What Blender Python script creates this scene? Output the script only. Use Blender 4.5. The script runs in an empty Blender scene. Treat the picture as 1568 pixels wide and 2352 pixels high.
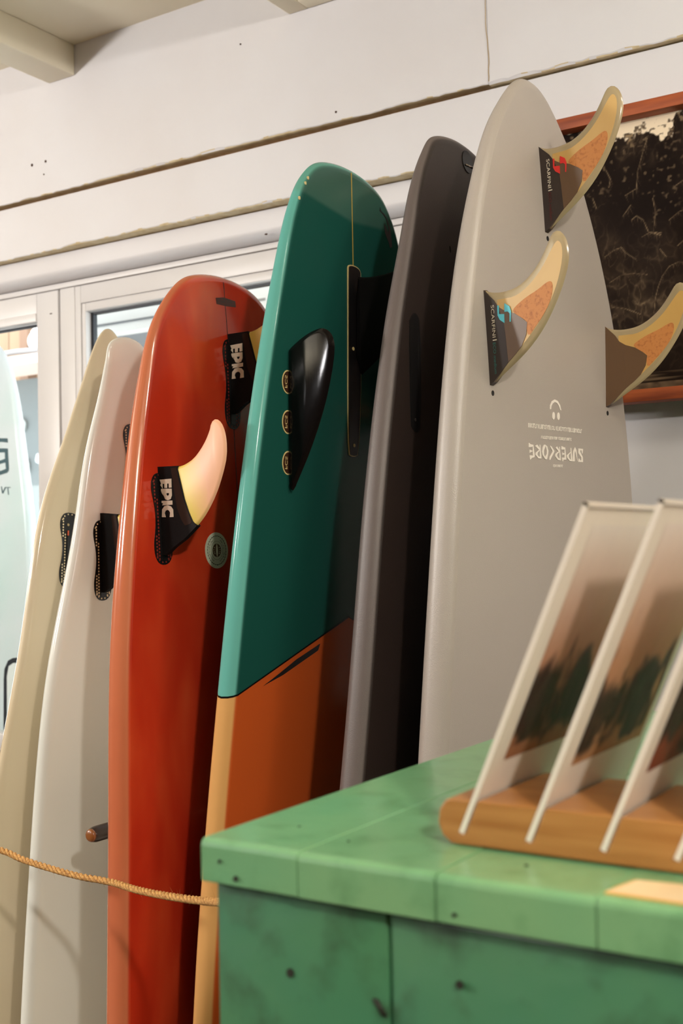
import bpy, bmesh, math, json, random
import numpy as np
from mathutils import Vector, Matrix
from mathutils.geometry import tessellate_polygon

# ------------------------------------------------------------------ camera, world, lights, exposure
SC = bpy.context.scene
COL = SC.collection
SC.view_settings.view_transform = 'Standard'
SC.view_settings.look = 'None'
SC.view_settings.exposure = -0.08
SC.view_settings.gamma = 1.0
SC.view_settings.use_curve_mapping = False
SC.cycles.max_bounces = 8
SC.cycles.sample_clamp_indirect = 4.0

YAW, PITCH, ROLL, FPX = math.radians(32.664), math.radians(1.706), math.radians(1.130), 2711.3
EYE = Vector((0, 0, 1.25))
fwd = Vector((-math.sin(YAW)*math.cos(PITCH), math.cos(YAW)*math.cos(PITCH), math.sin(PITCH)))
rgt = Vector((math.cos(YAW), math.sin(YAW), 0))
dwn = -(rgt.cross(fwd))
r2 = rgt*math.cos(ROLL) + dwn*math.sin(ROLL)
d2 = -rgt*math.sin(ROLL) + dwn*math.cos(ROLL)
cam = bpy.data.cameras.new('camera'); camo = bpy.data.objects.new('camera', cam); COL.objects.link(camo)
camo.matrix_world = Matrix(((r2.x, -d2.x, -fwd.x, EYE.x), (r2.y, -d2.y, -fwd.y, EYE.y), (r2.z, -d2.z, -fwd.z, EYE.z), (0, 0, 0, 1)))
cam.sensor_fit = 'VERTICAL'; cam.sensor_height = 36.0; cam.lens = FPX/2352*36.0
cam.clip_start = 0.02
cam.dof.use_dof = True; cam.dof.focus_distance = 1.45; cam.dof.aperture_fstop = 9.0
SC.camera = camo

world = bpy.data.worlds.new('world'); SC.world = world; world.use_nodes = True
wb = world.node_tree.nodes['Background']; wb.inputs[0].default_value = (0.92, 0.96, 1.0, 1); wb.inputs[1].default_value = 6

def area(name, loc, target, size, energy, color, shape='DISK', size_y=None):
    l = bpy.data.lights.new(name, 'AREA'); l.shape = shape; l.size = size
    if size_y: l.size_y = size_y
    l.energy = energy; l.color = color
    o = bpy.data.objects.new(name, l); COL.objects.link(o); o.location = loc
    o.rotation_euler = (Vector(target)-Vector(loc)).to_track_quat('-Z', 'Y').to_euler()
    return o
area('shop_light', (-2.3, -1.6, 2.12), (-0.6, 1.6, 1.7), 0.35, 22, (1.0, 0.97, 0.97))
def point(name, loc, energy, color, radius=.1):
    l = bpy.data.lights.new(name, 'POINT'); l.energy = energy; l.color = color; l.shadow_soft_size = radius
    o = bpy.data.objects.new(name, l); COL.objects.link(o); o.location = loc; return o
point('ceiling_fill', (-3.0, -0.3, 1.80), 148, (1.0, 0.96, 0.91))  # added fill point that lifts the ceiling and upper wall
point('right_wall_fill', (0.5, 1.0, 2.15), 14, (1.0, 0.92, 0.80), .06)  # added fill point, brightens the right wall and counter top
point('key_lamp', (0.95, -0.35, 2.15), 92, (1.0, 0.94, 0.87), .05)
sun = bpy.data.lights.new('sun', 'SUN'); sun.energy = 14; sun.color = (1.0, 0.97, 0.92); sun.angle = .01
so = bpy.data.objects.new('sun', sun); COL.objects.link(so); so.rotation_euler = Vector((-.2, .5, -.95)).to_track_quat('-Z', 'Y').to_euler()
area('ceiling_lamp', (0.25, 0.95, 2.33), (-0.15, 0.7, 1.1), 0.16, 3, (1.0, 0.92, 0.82))

# ------------------------------------------------------------------ helpers
def srgb(r, g=None, b=None, a=1.0):
    if g is None: r, g, b = r
    f = lambda c: ((c/255)/12.92 if c/255 <= 0.04045 else (((c/255)+0.055)/1.055)**2.4)
    return (f(r), f(g), f(b), a)

def mat(name, col, rough=0.5, metal=0.0, coat=0.0, noise=None, bump=0.0, bscale=200, spec=0.5, emit=None, trans=0.0, coords='Object', alpha=1.0):
    """noise = (scale, colour2, low, high, detail)"""
    m = bpy.data.materials.new(name); m.use_nodes = True
    N, L = m.node_tree.nodes, m.node_tree.links
    p = N['Principled BSDF']
    p.inputs['Base Color'].default_value = col; p.inputs['Roughness'].default_value = rough
    p.inputs['Metallic'].default_value = metal; p.inputs['Coat Weight'].default_value = coat
    p.inputs['Coat Roughness'].default_value = 0.06
    p.inputs['Specular IOR Level'].default_value = spec
    p.inputs['Transmission Weight'].default_value = trans
    p.inputs['Alpha'].default_value = alpha
    if emit: p.inputs['Emission Color'].default_value = emit[0]; p.inputs['Emission Strength'].default_value = emit[1]
    tc = N.new('ShaderNodeTexCoord')
    if noise:
        n = N.new('ShaderNodeTexNoise'); n.inputs['Scale'].default_value = noise[0]; n.inputs['Detail'].default_value = noise[4] if len(noise) > 4 else 4
        cr = N.new('ShaderNodeValToRGB'); cr.color_ramp.elements[0].position = noise[2]; cr.color_ramp.elements[1].position = noise[3]
        cr.color_ramp.elements[0].color = col; cr.color_ramp.elements[1].color = noise[1]
        src = tc.outputs[coords]
        if len(noise) > 5:
            mp = N.new('ShaderNodeMapping'); mp.inputs['Scale'].default_value = noise[5]; L.new(src, mp.inputs[0]); src = mp.outputs[0]
        L.new(src, n.inputs['Vector']); L.new(n.outputs[0], cr.inputs[0]); L.new(cr.outputs[0], p.inputs['Base Color'])
    if bump:
        n2 = N.new('ShaderNodeTexNoise'); n2.inputs['Scale'].default_value = bscale; n2.inputs['Detail'].default_value = 3
        b = N.new('ShaderNodeBump'); b.inputs['Strength'].default_value = bump; b.inputs['Distance'].default_value = 0.002
        L.new(tc.outputs[coords], n2.inputs['Vector']); L.new(n2.outputs[0], b.inputs['Height']); L.new(b.outputs[0], p.inputs['Normal'])
    return m

def vcol_mat(name, rough=0.4, coat=0.0, spec=0.5):
    m = bpy.data.materials.new(name); m.use_nodes = True
    N, L = m.node_tree.nodes, m.node_tree.links; p = N['Principled BSDF']
    a = N.new('ShaderNodeVertexColor'); a.layer_name = 'print'
    L.new(a.outputs[0], p.inputs['Base Color']); p.inputs['Roughness'].default_value = rough; p.inputs['Coat Weight'].default_value = coat
    p.inputs['Specular IOR Level'].default_value = spec
    return m

def mesh_obj(name, verts, faces, m, parent=None, smooth=False):
    me = bpy.data.meshes.new(name); me.from_pydata([tuple(map(float, v)) for v in verts], [], faces); me.update()
    if m: me.materials.append(m)
    if smooth: me.polygons.foreach_set('use_smooth', [True]*len(me.polygons))
    o = bpy.data.objects.new(name, me); COL.objects.link(o)
    if parent: o.parent = parent
    return o

def tag(o, label=None, cat=None, group=None, kind=None):
    if label: o['label'] = label
    if cat: o['category'] = cat
    if group: o['group'] = group
    if kind: o['kind'] = kind
    return o

def empty(name, loc=(0, 0, 0)):
    o = bpy.data.objects.new(name, None); COL.objects.link(o); o.location = loc; o.empty_display_size = 0.05
    return o

def fix_normals(o):
    bm = bmesh.new(); bm.from_mesh(o.data); bmesh.ops.recalc_face_normals(bm, faces=bm.faces); bm.to_mesh(o.data); bm.free()
    return o

def box(name, x0, x1, y0, y1, z0, z1, m, parent=None, bevel=0.0, seg=2):
    bm = bmesh.new(); bmesh.ops.create_cube(bm, size=1)
    bmesh.ops.scale(bm, vec=(x1-x0, y1-y0, z1-z0), verts=bm.verts)
    bmesh.ops.translate(bm, vec=((x0+x1)/2, (y0+y1)/2, (z0+z1)/2), verts=bm.verts)
    if bevel: bmesh.ops.bevel(bm, geom=bm.edges[:], offset=bevel, segments=seg, affect='EDGES', profile=0.5)
    me = bpy.data.meshes.new(name); bm.to_mesh(me); bm.free(); me.materials.append(m)
    if bevel: me.polygons.foreach_set('use_smooth', [True]*len(me.polygons)); me.set_sharp_from_angle(angle=math.radians(50))
    o = bpy.data.objects.new(name, me); COL.objects.link(o)
    if parent: o.parent = parent
    return o

def poly_faces(poly, fmap, thick_vec_map, name, m, parent):
    """prism of several 2D polygons: fmap(a,b,h) -> 3D"""
    V, F = [], []
    for P in poly:
        n = len(P); base = len(V)
        h0, h1 = thick_vec_map
        V += [fmap(a, b, h0) for a, b in P] + [fmap(a, b, h1) for a, b in P]
        tris = tessellate_polygon([[Vector((a, b, 0)) for a, b in P]])
        for t in tris:
            F.append(tuple(base+i for i in t)); F.append(tuple(base+n+i for i in reversed(t)))
        for i in range(n):
            j = (i+1) % n; F.append((base+i, base+j, base+n+j, base+n+i))
    o = mesh_obj(name, V, F, m, parent); return fix_normals(o)

def resample(P, n):
    P = [np.array(p, float) for p in P]; P.append(P[0])
    d = [0]
    for a, b in zip(P, P[1:]): d.append(d[-1]+np.linalg.norm(b-a))
    t = np.linspace(0, d[-1], n, endpoint=False); A = np.array(P)
    return np.stack([np.interp(t, d, A[:, 0]), np.interp(t, d, A[:, 1])], 1)

def chaikin(P, it=2, closed=True):
    P = np.array(P, float)
    for _ in range(it):
        Q = np.roll(P, -1, 0)
        if closed: P = np.stack([P*.75+Q*.25, P*.25+Q*.75], 1).reshape(-1, 2)
        else:
            A, Bq = P[:-1], P[1:]
            P = np.vstack([P[:1], np.stack([A*.75+Bq*.25, A*.25+Bq*.75], 1).reshape(-1, 2), P[-1:]])
    return P

def offset_poly(P, d):
    P = np.array(P); T = np.roll(P, -1, 0)-np.roll(P, 1, 0); T /= np.linalg.norm(T, axis=1)[:, None]+1e-9
    Nn = np.stack([T[:, 1], -T[:, 0]], 1)
    A = 0.5*np.sum(P[:, 0]*np.roll(P[:, 1], -1)-np.roll(P[:, 0], -1)*P[:, 1])
    if A < 0: Nn = -Nn
    return P+Nn*d

def tube(name, pts, rad, m, parent=None, seg=8, closed=False):
    pts = [Vector(p) for p in pts]; V, F = [], []
    n = len(pts); rr = rad if hasattr(rad, '__len__') else [rad]*n
    prev = None
    for i, p in enumerate(pts):
        t = (pts[min(i+1, n-1)]-pts[max(i-1, 0)]).normalized()
        if prev is None: u = t.orthogonal().normalized()
        else:
            u = (prev-t*prev.dot(t)).normalized()
        prev = u; w = t.cross(u)
        for k in range(seg):
            a = 2*math.pi*k/seg; V.append(p+(u*math.cos(a)+w*math.sin(a))*rr[i])
    for i in range(n-1):
        for k in range(seg):
            F.append((i*seg+k, i*seg+(k+1) % seg, (i+1)*seg+(k+1) % seg, (i+1)*seg+k))
    F.append(tuple(range(seg))[::-1]); F.append(tuple((n-1)*seg+k for k in range(seg)))
    return mesh_obj(name, V, F, m, parent, smooth=True)

def text_tris(s, size=1.0, shear=0.0, space=1.0):
    """filled glyph outlines of the built-in font as 2D triangles, x along the text"""
    cu = bpy.data.curves.new('txt', 'FONT'); cu.body = s; cu.size = size; cu.shear = shear; cu.space_character = space; cu.resolution_u = 3
    o = bpy.data.objects.new('txt', cu); COL.objects.link(o)
    dg = bpy.context.evaluated_depsgraph_get(); me = bpy.data.meshes.new_from_object(o.evaluated_get(dg))
    V = [(v.co.x, v.co.y) for v in me.vertices]; F = [tuple(p.vertices) for p in me.polygons]
    bpy.data.objects.remove(o); bpy.data.meshes.remove(me); bpy.data.curves.remove(cu)
    return V, F

def text_obj(s, length, height, fmap, h, name, m, parent, shear=0.0):
    V, F = text_tris(s, 1.0, shear)
    xs = [v[0] for v in V]; ys = [v[1] for v in V]
    x0, x1, y0, y1 = min(xs), max(xs), min(ys), max(ys)
    VV = [fmap((x-x0)/(x1-x0)*length, (y-y0)/(y1-y0)*height, h) for x, y in V]
    return mesh_obj(name, VV, F, m, parent)

D = json.loads(r'''{"fin_g":{"out":[[-0.001,-0.0003],[0.0026,0.0049],[0.0052,0.0163],[0.0058,0.0285],[0.0042,0.0422],[-0.0005,0.0546],[-0.0092,0.0673],[-0.0186,0.0769],[-0.0298,0.0852],[-0.04,0.0918],[-0.048,0.0969],[-0.0491,0.1049],[-0.0433,0.1116],[-0.0339,0.1157],[-0.0213,0.1171],[-0.0097,0.1151],[0.0048,0.1096],[0.019,0.1027],[0.0352,0.0927],[0.0533,0.0796],[0.0695,0.0636],[0.0818,0.0477],[0.0916,0.0319],[0.1016,0.0158],[0.1076,0.0061],[0.1109,-0.0004]],"core":[[0.0139,0.0148],[0.014,0.0278],[0.0144,0.0414],[0.0103,0.0537],[0.0029,0.0662],[-0.0062,0.0773],[-0.0169,0.087],[-0.0281,0.0952],[-0.0356,0.1016],[-0.0372,0.1053],[-0.0341,0.1086],[-0.0275,0.1102],[-0.0156,0.1092],[0.0005,0.1043],[0.0161,0.0972],[0.03,0.0888],[0.0445,0.0774],[0.0574,0.0646],[0.0711,0.0486],[0.0796,0.0389],[0.0873,0.0284],[0.0837,0.028]],"cork":[[0.0289,0.0387],[0.0235,0.0466],[0.0174,0.0591],[0.0122,0.0743],[0.0061,0.0865],[0.0051,0.0924],[0.0085,0.0947],[0.0166,0.0943],[0.03,0.0888],[0.0422,0.0791],[0.0528,0.0679],[0.0626,0.0582],[0.051,0.0562],[0.0445,0.0575],[0.04,0.0512],[0.0331,0.0413]],"base":[[-0.001,-0.0003],[0.0136,0.014],[0.0222,0.0194],[0.0281,0.0281],[0.0331,0.0413],[0.04,0.0512],[0.046,0.0579],[0.0591,0.0556],[0.0711,0.0486],[0.0796,0.0389],[0.0873,0.0284],[0.0955,0.0194],[0.1076,0.0061],[0.1109,-0.0004]],"base2":[[-0.001,-0.0003],[0.0136,0.014],[0.026,0.0206],[0.0386,0.0257],[0.0571,0.0272],[0.0754,0.0279],[0.0873,0.0284],[0.1076,0.0061],[0.1109,-0.0004]],"logo1":[[0.0196,0.0289],[0.024,0.0353],[0.0301,0.0372],[0.0419,0.0358],[0.0417,0.0344],[0.0322,0.0352],[0.0297,0.0328],[0.0294,0.0281]],"logo2":[[0.0204,0.0187],[0.0208,0.0209],[0.0306,0.0201],[0.0318,0.0275],[0.042,0.0271],[0.0374,0.0209],[0.032,0.0183]],"text":[[0.0189,0.0095],[0.0563,0.008],[0.0623,0.009],[0.0982,0.0087],[0.0197,0.0142]]},"gfins":[[0.0879,0.0037,0.1994,0.0027,0.0],[0.2964,-0.157,0.409,-0.1514,-0.1],[0.3008,0.1592,0.4124,0.1507,0.1]],"super":{"S":[[[0.4711,0.0611],[0.4712,0.0743],[0.4774,0.0727],[0.4774,0.0708],[0.4734,0.0698],[0.4729,0.0667],[0.4753,0.0659],[0.482,0.0731],[0.4887,0.0734],[0.4889,0.0602],[0.4842,0.0617],[0.4847,0.0642],[0.4867,0.0653],[0.4863,0.0685],[0.4828,0.0687],[0.4773,0.0608]]],"U":[[[0.4886,0.0441],[0.4749,0.0467],[0.4698,0.0519],[0.4734,0.0554],[0.4872,0.0582],[0.4872,0.0574],[0.4747,0.0522],[0.4777,0.0502],[0.4884,0.0503]]],"P":[[[0.4763,0.0402],[0.4814,0.0286],[0.4842,0.0291],[0.4885,0.0362],[0.4886,0.0433],[0.4866,0.043],[0.4862,0.0375],[0.4835,0.034],[0.4806,0.0341],[0.4784,0.0381]],[[0.4712,0.0399],[0.4711,0.0411],[0.4886,0.0433],[0.4873,0.0397]]],"E":[[[0.4713,0.0235],[0.4713,0.0247],[0.4872,0.0268],[0.4873,0.0223]],[[0.47,0.0148],[0.4718,0.0249],[0.4742,0.0218],[0.4748,0.0146]],[[0.4779,0.0162],[0.4799,0.0239],[0.4816,0.0166]],[[0.4847,0.0147],[0.4844,0.0243],[0.4872,0.0268],[0.4874,0.0199],[0.4901,0.0168]]],"R":[[[0.4711,0.0089],[0.471,0.0104],[0.4885,0.0121],[0.4886,0.0091]],[[0.4732,-0.0007],[0.4711,0.0029],[0.4759,0.0092],[0.4774,0.0067]],[[0.4765,0.0085],[0.4808,-0.0017],[0.4837,-0.0024],[0.488,0.0038],[0.4885,0.0121],[0.4866,0.011],[0.4856,0.0057],[0.4829,0.0023],[0.4807,0.003],[0.4782,0.0085]]],"C":[[[0.4706,-0.0169],[0.4717,-0.0117],[0.477,-0.0044],[0.4787,-0.0051],[0.4889,-0.016],[0.4887,-0.0177],[0.4853,-0.017],[0.4783,-0.0092],[0.4767,-0.0102]]],"O":[[[0.4704,-0.0312],[0.4702,-0.0277],[0.4715,-0.0267],[0.4776,-0.0315],[0.482,-0.0317],[0.4887,-0.0263],[0.488,-0.0297],[0.4833,-0.0352],[0.4794,-0.0361],[0.4738,-0.0342]],[[0.4702,-0.0277],[0.4722,-0.0227],[0.4777,-0.0201],[0.4816,-0.0209],[0.4884,-0.024],[0.4885,-0.0286],[0.4852,-0.0279],[0.4817,-0.0243],[0.4773,-0.0241],[0.4724,-0.0261]]],"R2":[[[0.4708,-0.0418],[0.4708,-0.0404],[0.4881,-0.0382],[0.4879,-0.0416]],[[0.473,-0.0532],[0.4711,-0.0481],[0.4758,-0.041],[0.4775,-0.0439]],[[0.4764,-0.0422],[0.4812,-0.0519],[0.4839,-0.0529],[0.4878,-0.0466],[0.4881,-0.0382],[0.4862,-0.0398],[0.4853,-0.046],[0.4832,-0.0481],[0.481,-0.0474],[0.478,-0.0423]]],"E2":[[[0.4733,-0.0593],[0.4721,-0.0579],[0.4851,-0.0552],[0.4853,-0.0593]],[[0.4696,-0.0689],[0.4713,-0.0647],[0.4718,-0.0575],[0.4745,-0.0615],[0.4751,-0.0692]],[[0.478,-0.0672],[0.4793,-0.0593],[0.482,-0.0674]],[[0.4848,-0.068],[0.4851,-0.0552],[0.4868,-0.056],[0.4881,-0.0622],[0.4904,-0.0666]]],"smile":[[[0.4248,-0.0127],[0.4197,-0.0119],[0.4143,-0.0071],[0.4115,0.0007],[0.4128,0.0083],[0.4178,0.0144],[0.4244,0.0172],[0.4243,0.0144],[0.4186,0.0102],[0.4156,0.0057],[0.4149,0.0005],[0.4169,-0.0049],[0.4205,-0.0087],[0.4246,-0.0099]],[[0.4324,-0.0004],[0.4345,-0.0008],[0.4363,-0.0019],[0.4373,-0.0034],[0.4374,-0.005],[0.4366,-0.0063],[0.4349,-0.0072],[0.4328,-0.0074],[0.4307,-0.0069],[0.4289,-0.0058],[0.4278,-0.0044],[0.4277,-0.0028],[0.4286,-0.0014],[0.4302,-0.0006]],[[0.4321,0.0126],[0.4343,0.0122],[0.436,0.0111],[0.4371,0.0096],[0.4372,0.008],[0.4363,0.0066],[0.4347,0.0057],[0.4326,0.0055],[0.4304,0.006],[0.4286,0.0071],[0.4276,0.0086],[0.4274,0.0102],[0.4283,0.0115],[0.43,0.0124]]]},"rows":[[[0.4482,-0.0689],[0.4481,0.0725]],[[0.4613,-0.0375],[0.4603,0.0444]],[[0.496,-0.0082],[0.4954,0.0183]]],"gholes":[[0.2053,0.0042],[0.4154,-0.1499],[0.419,0.1509]],"fin_o":{"out":[[-0.0006,0.0],[0.002,0.0352],[0.0003,0.048],[-0.0064,0.0648],[-0.0216,0.082],[-0.0368,0.093],[-0.0477,0.0968],[-0.0518,0.1038],[-0.0481,0.1125],[-0.0383,0.1185],[-0.0225,0.1218],[-0.0023,0.1204],[0.0173,0.1127],[0.041,0.1002],[0.0631,0.0828],[0.0778,0.0657],[0.0927,0.0421],[0.1019,0.0225],[0.1113,0.0074],[0.1126,-0.0]],"sleeve":[[-0.0006,0.0],[0.002,0.0352],[0.0212,0.0398],[0.0442,0.0456],[0.0611,0.0522],[0.073,0.0583],[0.0777,0.0649],[0.0927,0.0421],[0.1019,0.0225],[0.1113,0.0074],[0.1126,-0.0]],"band":[[0.0029,0.0249],[0.0026,0.0347],[0.021,0.0382],[0.0411,0.044],[0.0572,0.05],[0.0728,0.0576],[0.0755,0.0551],[0.0771,0.0454],[0.0689,0.0388],[0.0544,0.0326],[0.0344,0.0292]],"E":[[0.0159,0.0038],[0.0163,0.0252],[0.0277,0.0248],[0.0275,0.0199],[0.0221,0.0201],[0.022,0.017],[0.0275,0.0166],[0.0272,0.0117],[0.0217,0.0119],[0.0217,0.0084],[0.0274,0.0082],[0.0229,0.0046],[0.021,0.006]],"P":[[0.0278,0.0055],[0.0289,0.0247],[0.0375,0.0247],[0.0421,0.0221],[0.0433,0.0171],[0.0417,0.0123],[0.0376,0.0103],[0.0337,0.0104],[0.0339,0.0149],[0.0362,0.015],[0.0379,0.0171],[0.0365,0.0194],[0.0342,0.0198],[0.0336,0.0067],[0.0303,0.0053]],"I":[[0.0432,0.0056],[0.0441,0.025],[0.0494,0.0248],[0.049,0.006],[0.0468,0.0082],[0.0458,0.0053]],"C":[[0.064,0.0045],[0.0543,0.0056],[0.0504,0.01],[0.0495,0.0159],[0.0515,0.0222],[0.0557,0.0256],[0.065,0.0257],[0.0649,0.0188],[0.0593,0.0201],[0.0566,0.0186],[0.0552,0.0154],[0.0564,0.0117],[0.0592,0.0098],[0.0645,0.0115]]},"ofins":[[0.083,0.0045,0.204,-0.0016,0.0],[0.2767,-0.1606,0.3892,-0.1599,-0.1]],"oplug":[[0.2938,-0.171],[0.3034,-0.1775],[0.3123,-0.1781],[0.3206,-0.177],[0.3317,-0.1737],[0.3434,-0.1711],[0.3545,-0.171],[0.3689,-0.1728],[0.3828,-0.1728],[0.3895,-0.1695],[0.3956,-0.1619],[0.3972,-0.1544]],"oplugc":[[0.0927,-0.0084],[0.1133,-0.0156],[0.1285,-0.0144],[0.1463,-0.0144],[0.1652,-0.0144],[0.1799,-0.0139],[0.2002,-0.0081],[0.2054,0.0042]],"osticker":[[0.3854,-0.0522],[0.3849,-0.0754],[0.3859,-0.0284],[0.3617,-0.0505],[0.409,-0.0537]],"opatch":[[0.0335,-0.0208],[0.03,-0.0028],[0.0314,0.0239],[0.0402,0.0238],[0.0419,0.0006],[0.042,-0.0199]],"tfin":{"base":[0.2759,-0.1556,0.4294,-0.1517],"out":[[-0.0,0.0],[-0.004,0.0044],[-0.0159,0.0247],[-0.0223,0.0425],[-0.0241,0.0572],[-0.0176,0.069],[-0.0046,0.0758],[0.0178,0.0744],[0.0536,0.0659],[0.089,0.0539],[0.1295,0.0354],[0.1564,0.0203],[0.1847,0.0042],[0.1537,-0.0]]},"tplugs":[[[0.3016,-0.1573],[0.3172,-0.1704],[0.3297,-0.1565]],[[0.3523,-0.1561],[0.3674,-0.1676],[0.3805,-0.1555]],[[0.4036,-0.1544],[0.4189,-0.1654],[0.4328,-0.154]]],"tbox":[[0.1429,-0.0119],[0.1386,-0.0051],[0.1381,0.0155],[0.147,0.0199],[0.3941,0.0137],[0.3971,-0.0133],[0.3126,-0.016]],"tbound":[[0.7152,-0.2772],[0.708,-0.2443],[0.6906,-0.1972],[0.6729,-0.1521],[0.6571,-0.1044],[0.6449,-0.0747],[0.6326,-0.0385]],"tdagger":[[0.6965,-0.1923],[0.6848,-0.1608],[0.6697,-0.1234],[0.657,-0.0821],[0.6528,-0.069],[0.6617,-0.0736],[0.6745,-0.1132],[0.6868,-0.1512]],"tscrib":[[0.036,0.0767],[0.0409,0.0792],[0.0428,0.0885],[0.0504,0.0976],[0.0625,0.1052],[0.0745,0.1075],[0.0868,0.1084],[0.0894,0.1028],[0.0819,0.099],[0.0704,0.0886],[0.0571,0.0865],[0.06,0.0917],[0.0682,0.0982],[0.0623,0.0998],[0.0488,0.0922],[0.0441,0.083],[0.0413,0.0746]],"tdings":[[0.0415,-0.117],[0.05,-0.1233],[0.0731,-0.1379]],"dbox":[[0.2795,-0.1428],[0.2683,-0.1357],[0.2667,-0.1267],[0.2757,-0.1202],[0.412,-0.128],[0.416,-0.1406],[0.4085,-0.1473],[0.368,-0.1488]],"dscrew":[[0.4015,-0.1373]],"dplug":[[0.0233,0.0122],[0.0331,0.0197]],"white2_plug":[[0.2737,-0.0571],[0.274,-0.0676],[0.2774,-0.0756],[0.2864,-0.0836],[0.2957,-0.0847],[0.3019,-0.0832],[0.3114,-0.08],[0.3207,-0.0785],[0.3331,-0.0797],[0.3451,-0.0844],[0.3574,-0.0856],[0.3668,-0.0841],[0.3748,-0.0774],[0.3779,-0.0696]],"white1_plug":[[0.2994,-0.0982],[0.3022,-0.1049],[0.3129,-0.1126],[0.3228,-0.1144],[0.3358,-0.1121],[0.3489,-0.1107],[0.362,-0.1117],[0.375,-0.1143],[0.388,-0.1168],[0.3991,-0.1161],[0.4076,-0.1096],[0.4083,-0.1063]],"wfin":[0.2591,-0.0646,0.3714,-0.066],"wc":[[0.1325,-0.0104],[0.1456,-0.0181],[0.1679,-0.0188],[0.1901,-0.0158],[0.2156,-0.0184]],"w1":[[0.3193,-0.1028],[0.3298,-0.1004]],"boards":{"grey":[-0.55,1.3957,-0.0443,0.0152,0.1,0.0443,1.8426,0.0401,0.0716,0.1116,0.151,0.1932,0.2291,0.2572,0.2781,0.299],"dark":[-0.665,1.4269,-0.0352,-0.0309,0.15,0.0562,1.8021,0.0543,0.0779,0.1038,0.131,0.1706,0.2089,0.2375,0.2732,0.3006],"teal":[-0.83,1.3801,-0.0677,-0.0094,0.0,0.0278,1.7735,0.0762,0.1138,0.1423,0.1678,0.2,0.2337,0.2618,0.2803,0.2986],"orange":[-1.0,1.3083,-0.0116,0.0091,0.0,0.0298,1.6348,0.0744,0.1136,0.1505,0.178,0.2079,0.2366,0.2459,0.2556,0.2762],"white2":[-1.19,1.2918,-0.0341,0.0381,0.0,0.0038,1.5658,0.0361,0.0442,0.0575,0.0833,0.1126,0.1657,0.2036,0.2359,0.2756],"white1":[-1.28,1.3827,-0.0371,-0.0168,0.08,0.0409,1.6055,0.019,0.0359,0.0576,0.0912,0.1443,0.1815,0.2369,0.2645,0.2857]}}''')
# ------------------------------------------------------------------ materials
M = {}
M['wall'] = mat('wall_paint', srgb(216, 215, 218), 0.5, noise=(3, srgb(209, 205, 205), .35, .75, 5), bump=0.25, bscale=60)
M['wall_dirt'] = mat('old_wall_paint_edge', srgb(214, 198, 162), 0.7, noise=(60, srgb(196, 174, 132), .4, .7))
M['wall_side'] = mat('room_wall', srgb(84, 70, 58), 0.85)
M['ceiling'] = mat('ceiling_paint', srgb(238, 230, 208), 0.6, noise=(2, srgb(232, 222, 196), .3, .8))
M['floor'] = mat('floor_boards', srgb(96, 72, 52), 0.5, noise=(6, srgb(70, 50, 36), .3, .7, 5, (1, 12, 1)))
M['upvc'] = mat('window_frame_paint', srgb(212, 210, 210), 0.4, noise=(4, srgb(206, 202, 200), .3, .8))
M['gasket'] = mat('black_rubber', srgb(22, 26, 36), 0.5)
M['hole'] = mat('dark_hole', srgb(60, 35, 20), 0.9)
M['black'] = mat('black_plastic', srgb(14, 12, 12), 0.45)
M['blackgloss'] = mat('black_gloss_fin', srgb(13, 10, 10), 0.13, bump=0.03, bscale=60, spec=.28)
M['glass'] = bpy.data.materials.new('window_glass'); M['glass'].use_nodes = True
def glassmat(m, tint=(1, 1, 1, 1), fac=0.06, rough=0.0, edge=.10):
    N, L = m.node_tree.nodes, m.node_tree.links; N.remove(N['Principled BSDF'])
    t = N.new('ShaderNodeBsdfTransparent'); t.inputs[0].default_value = tint
    g = N.new('ShaderNodeBsdfGlossy'); g.inputs['Roughness'].default_value = rough
    lw = N.new('ShaderNodeLayerWeight'); lw.inputs[0].default_value = .5
    pw = N.new('ShaderNodeMath'); pw.operation = 'POWER'; L.new(lw.outputs['Facing'], pw.inputs[0]); pw.inputs[1].default_value = 3.5
    fr = N.new('ShaderNodeMath'); fr.operation = 'MULTIPLY_ADD'; L.new(pw.outputs[0], fr.inputs[0]); fr.inputs[1].default_value = edge; fr.inputs[2].default_value = fac*.6
    mx = N.new('ShaderNodeMixShader'); L.new(fr.outputs[0], mx.inputs[0]); L.new(t.outputs[0], mx.inputs[1]); L.new(g.outputs[0], mx.inputs[2])
    L.new(mx.outputs[0], N['Material Output'].inputs[0]); return mx, g
glassmat(M['glass'], (.96, .99, .99, 1))

# ------------------------------------------------------------------ the room
ZC = 2.357
wall = box('wall_back', -3.4, 2.2, 1.935, 1.975, 2.045, ZC+.05, M['wall']); tag(wall, 'cream painted back wall of the surf shop', kind='structure')
box('wall_section', -0.95, 2.2, 1.868, 1.935, 0, 2.02, M['wall'], wall)
box('wall_section', -3.4, 2.2, 1.935, 1.975, 1.90, 2.045, M['wall'], wall)
box('wall_section', -3.4, -0.95, 1.935, 1.975, 0, 0.786, mat('lower_wall', srgb(70, 58, 48), .8), wall)

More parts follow.
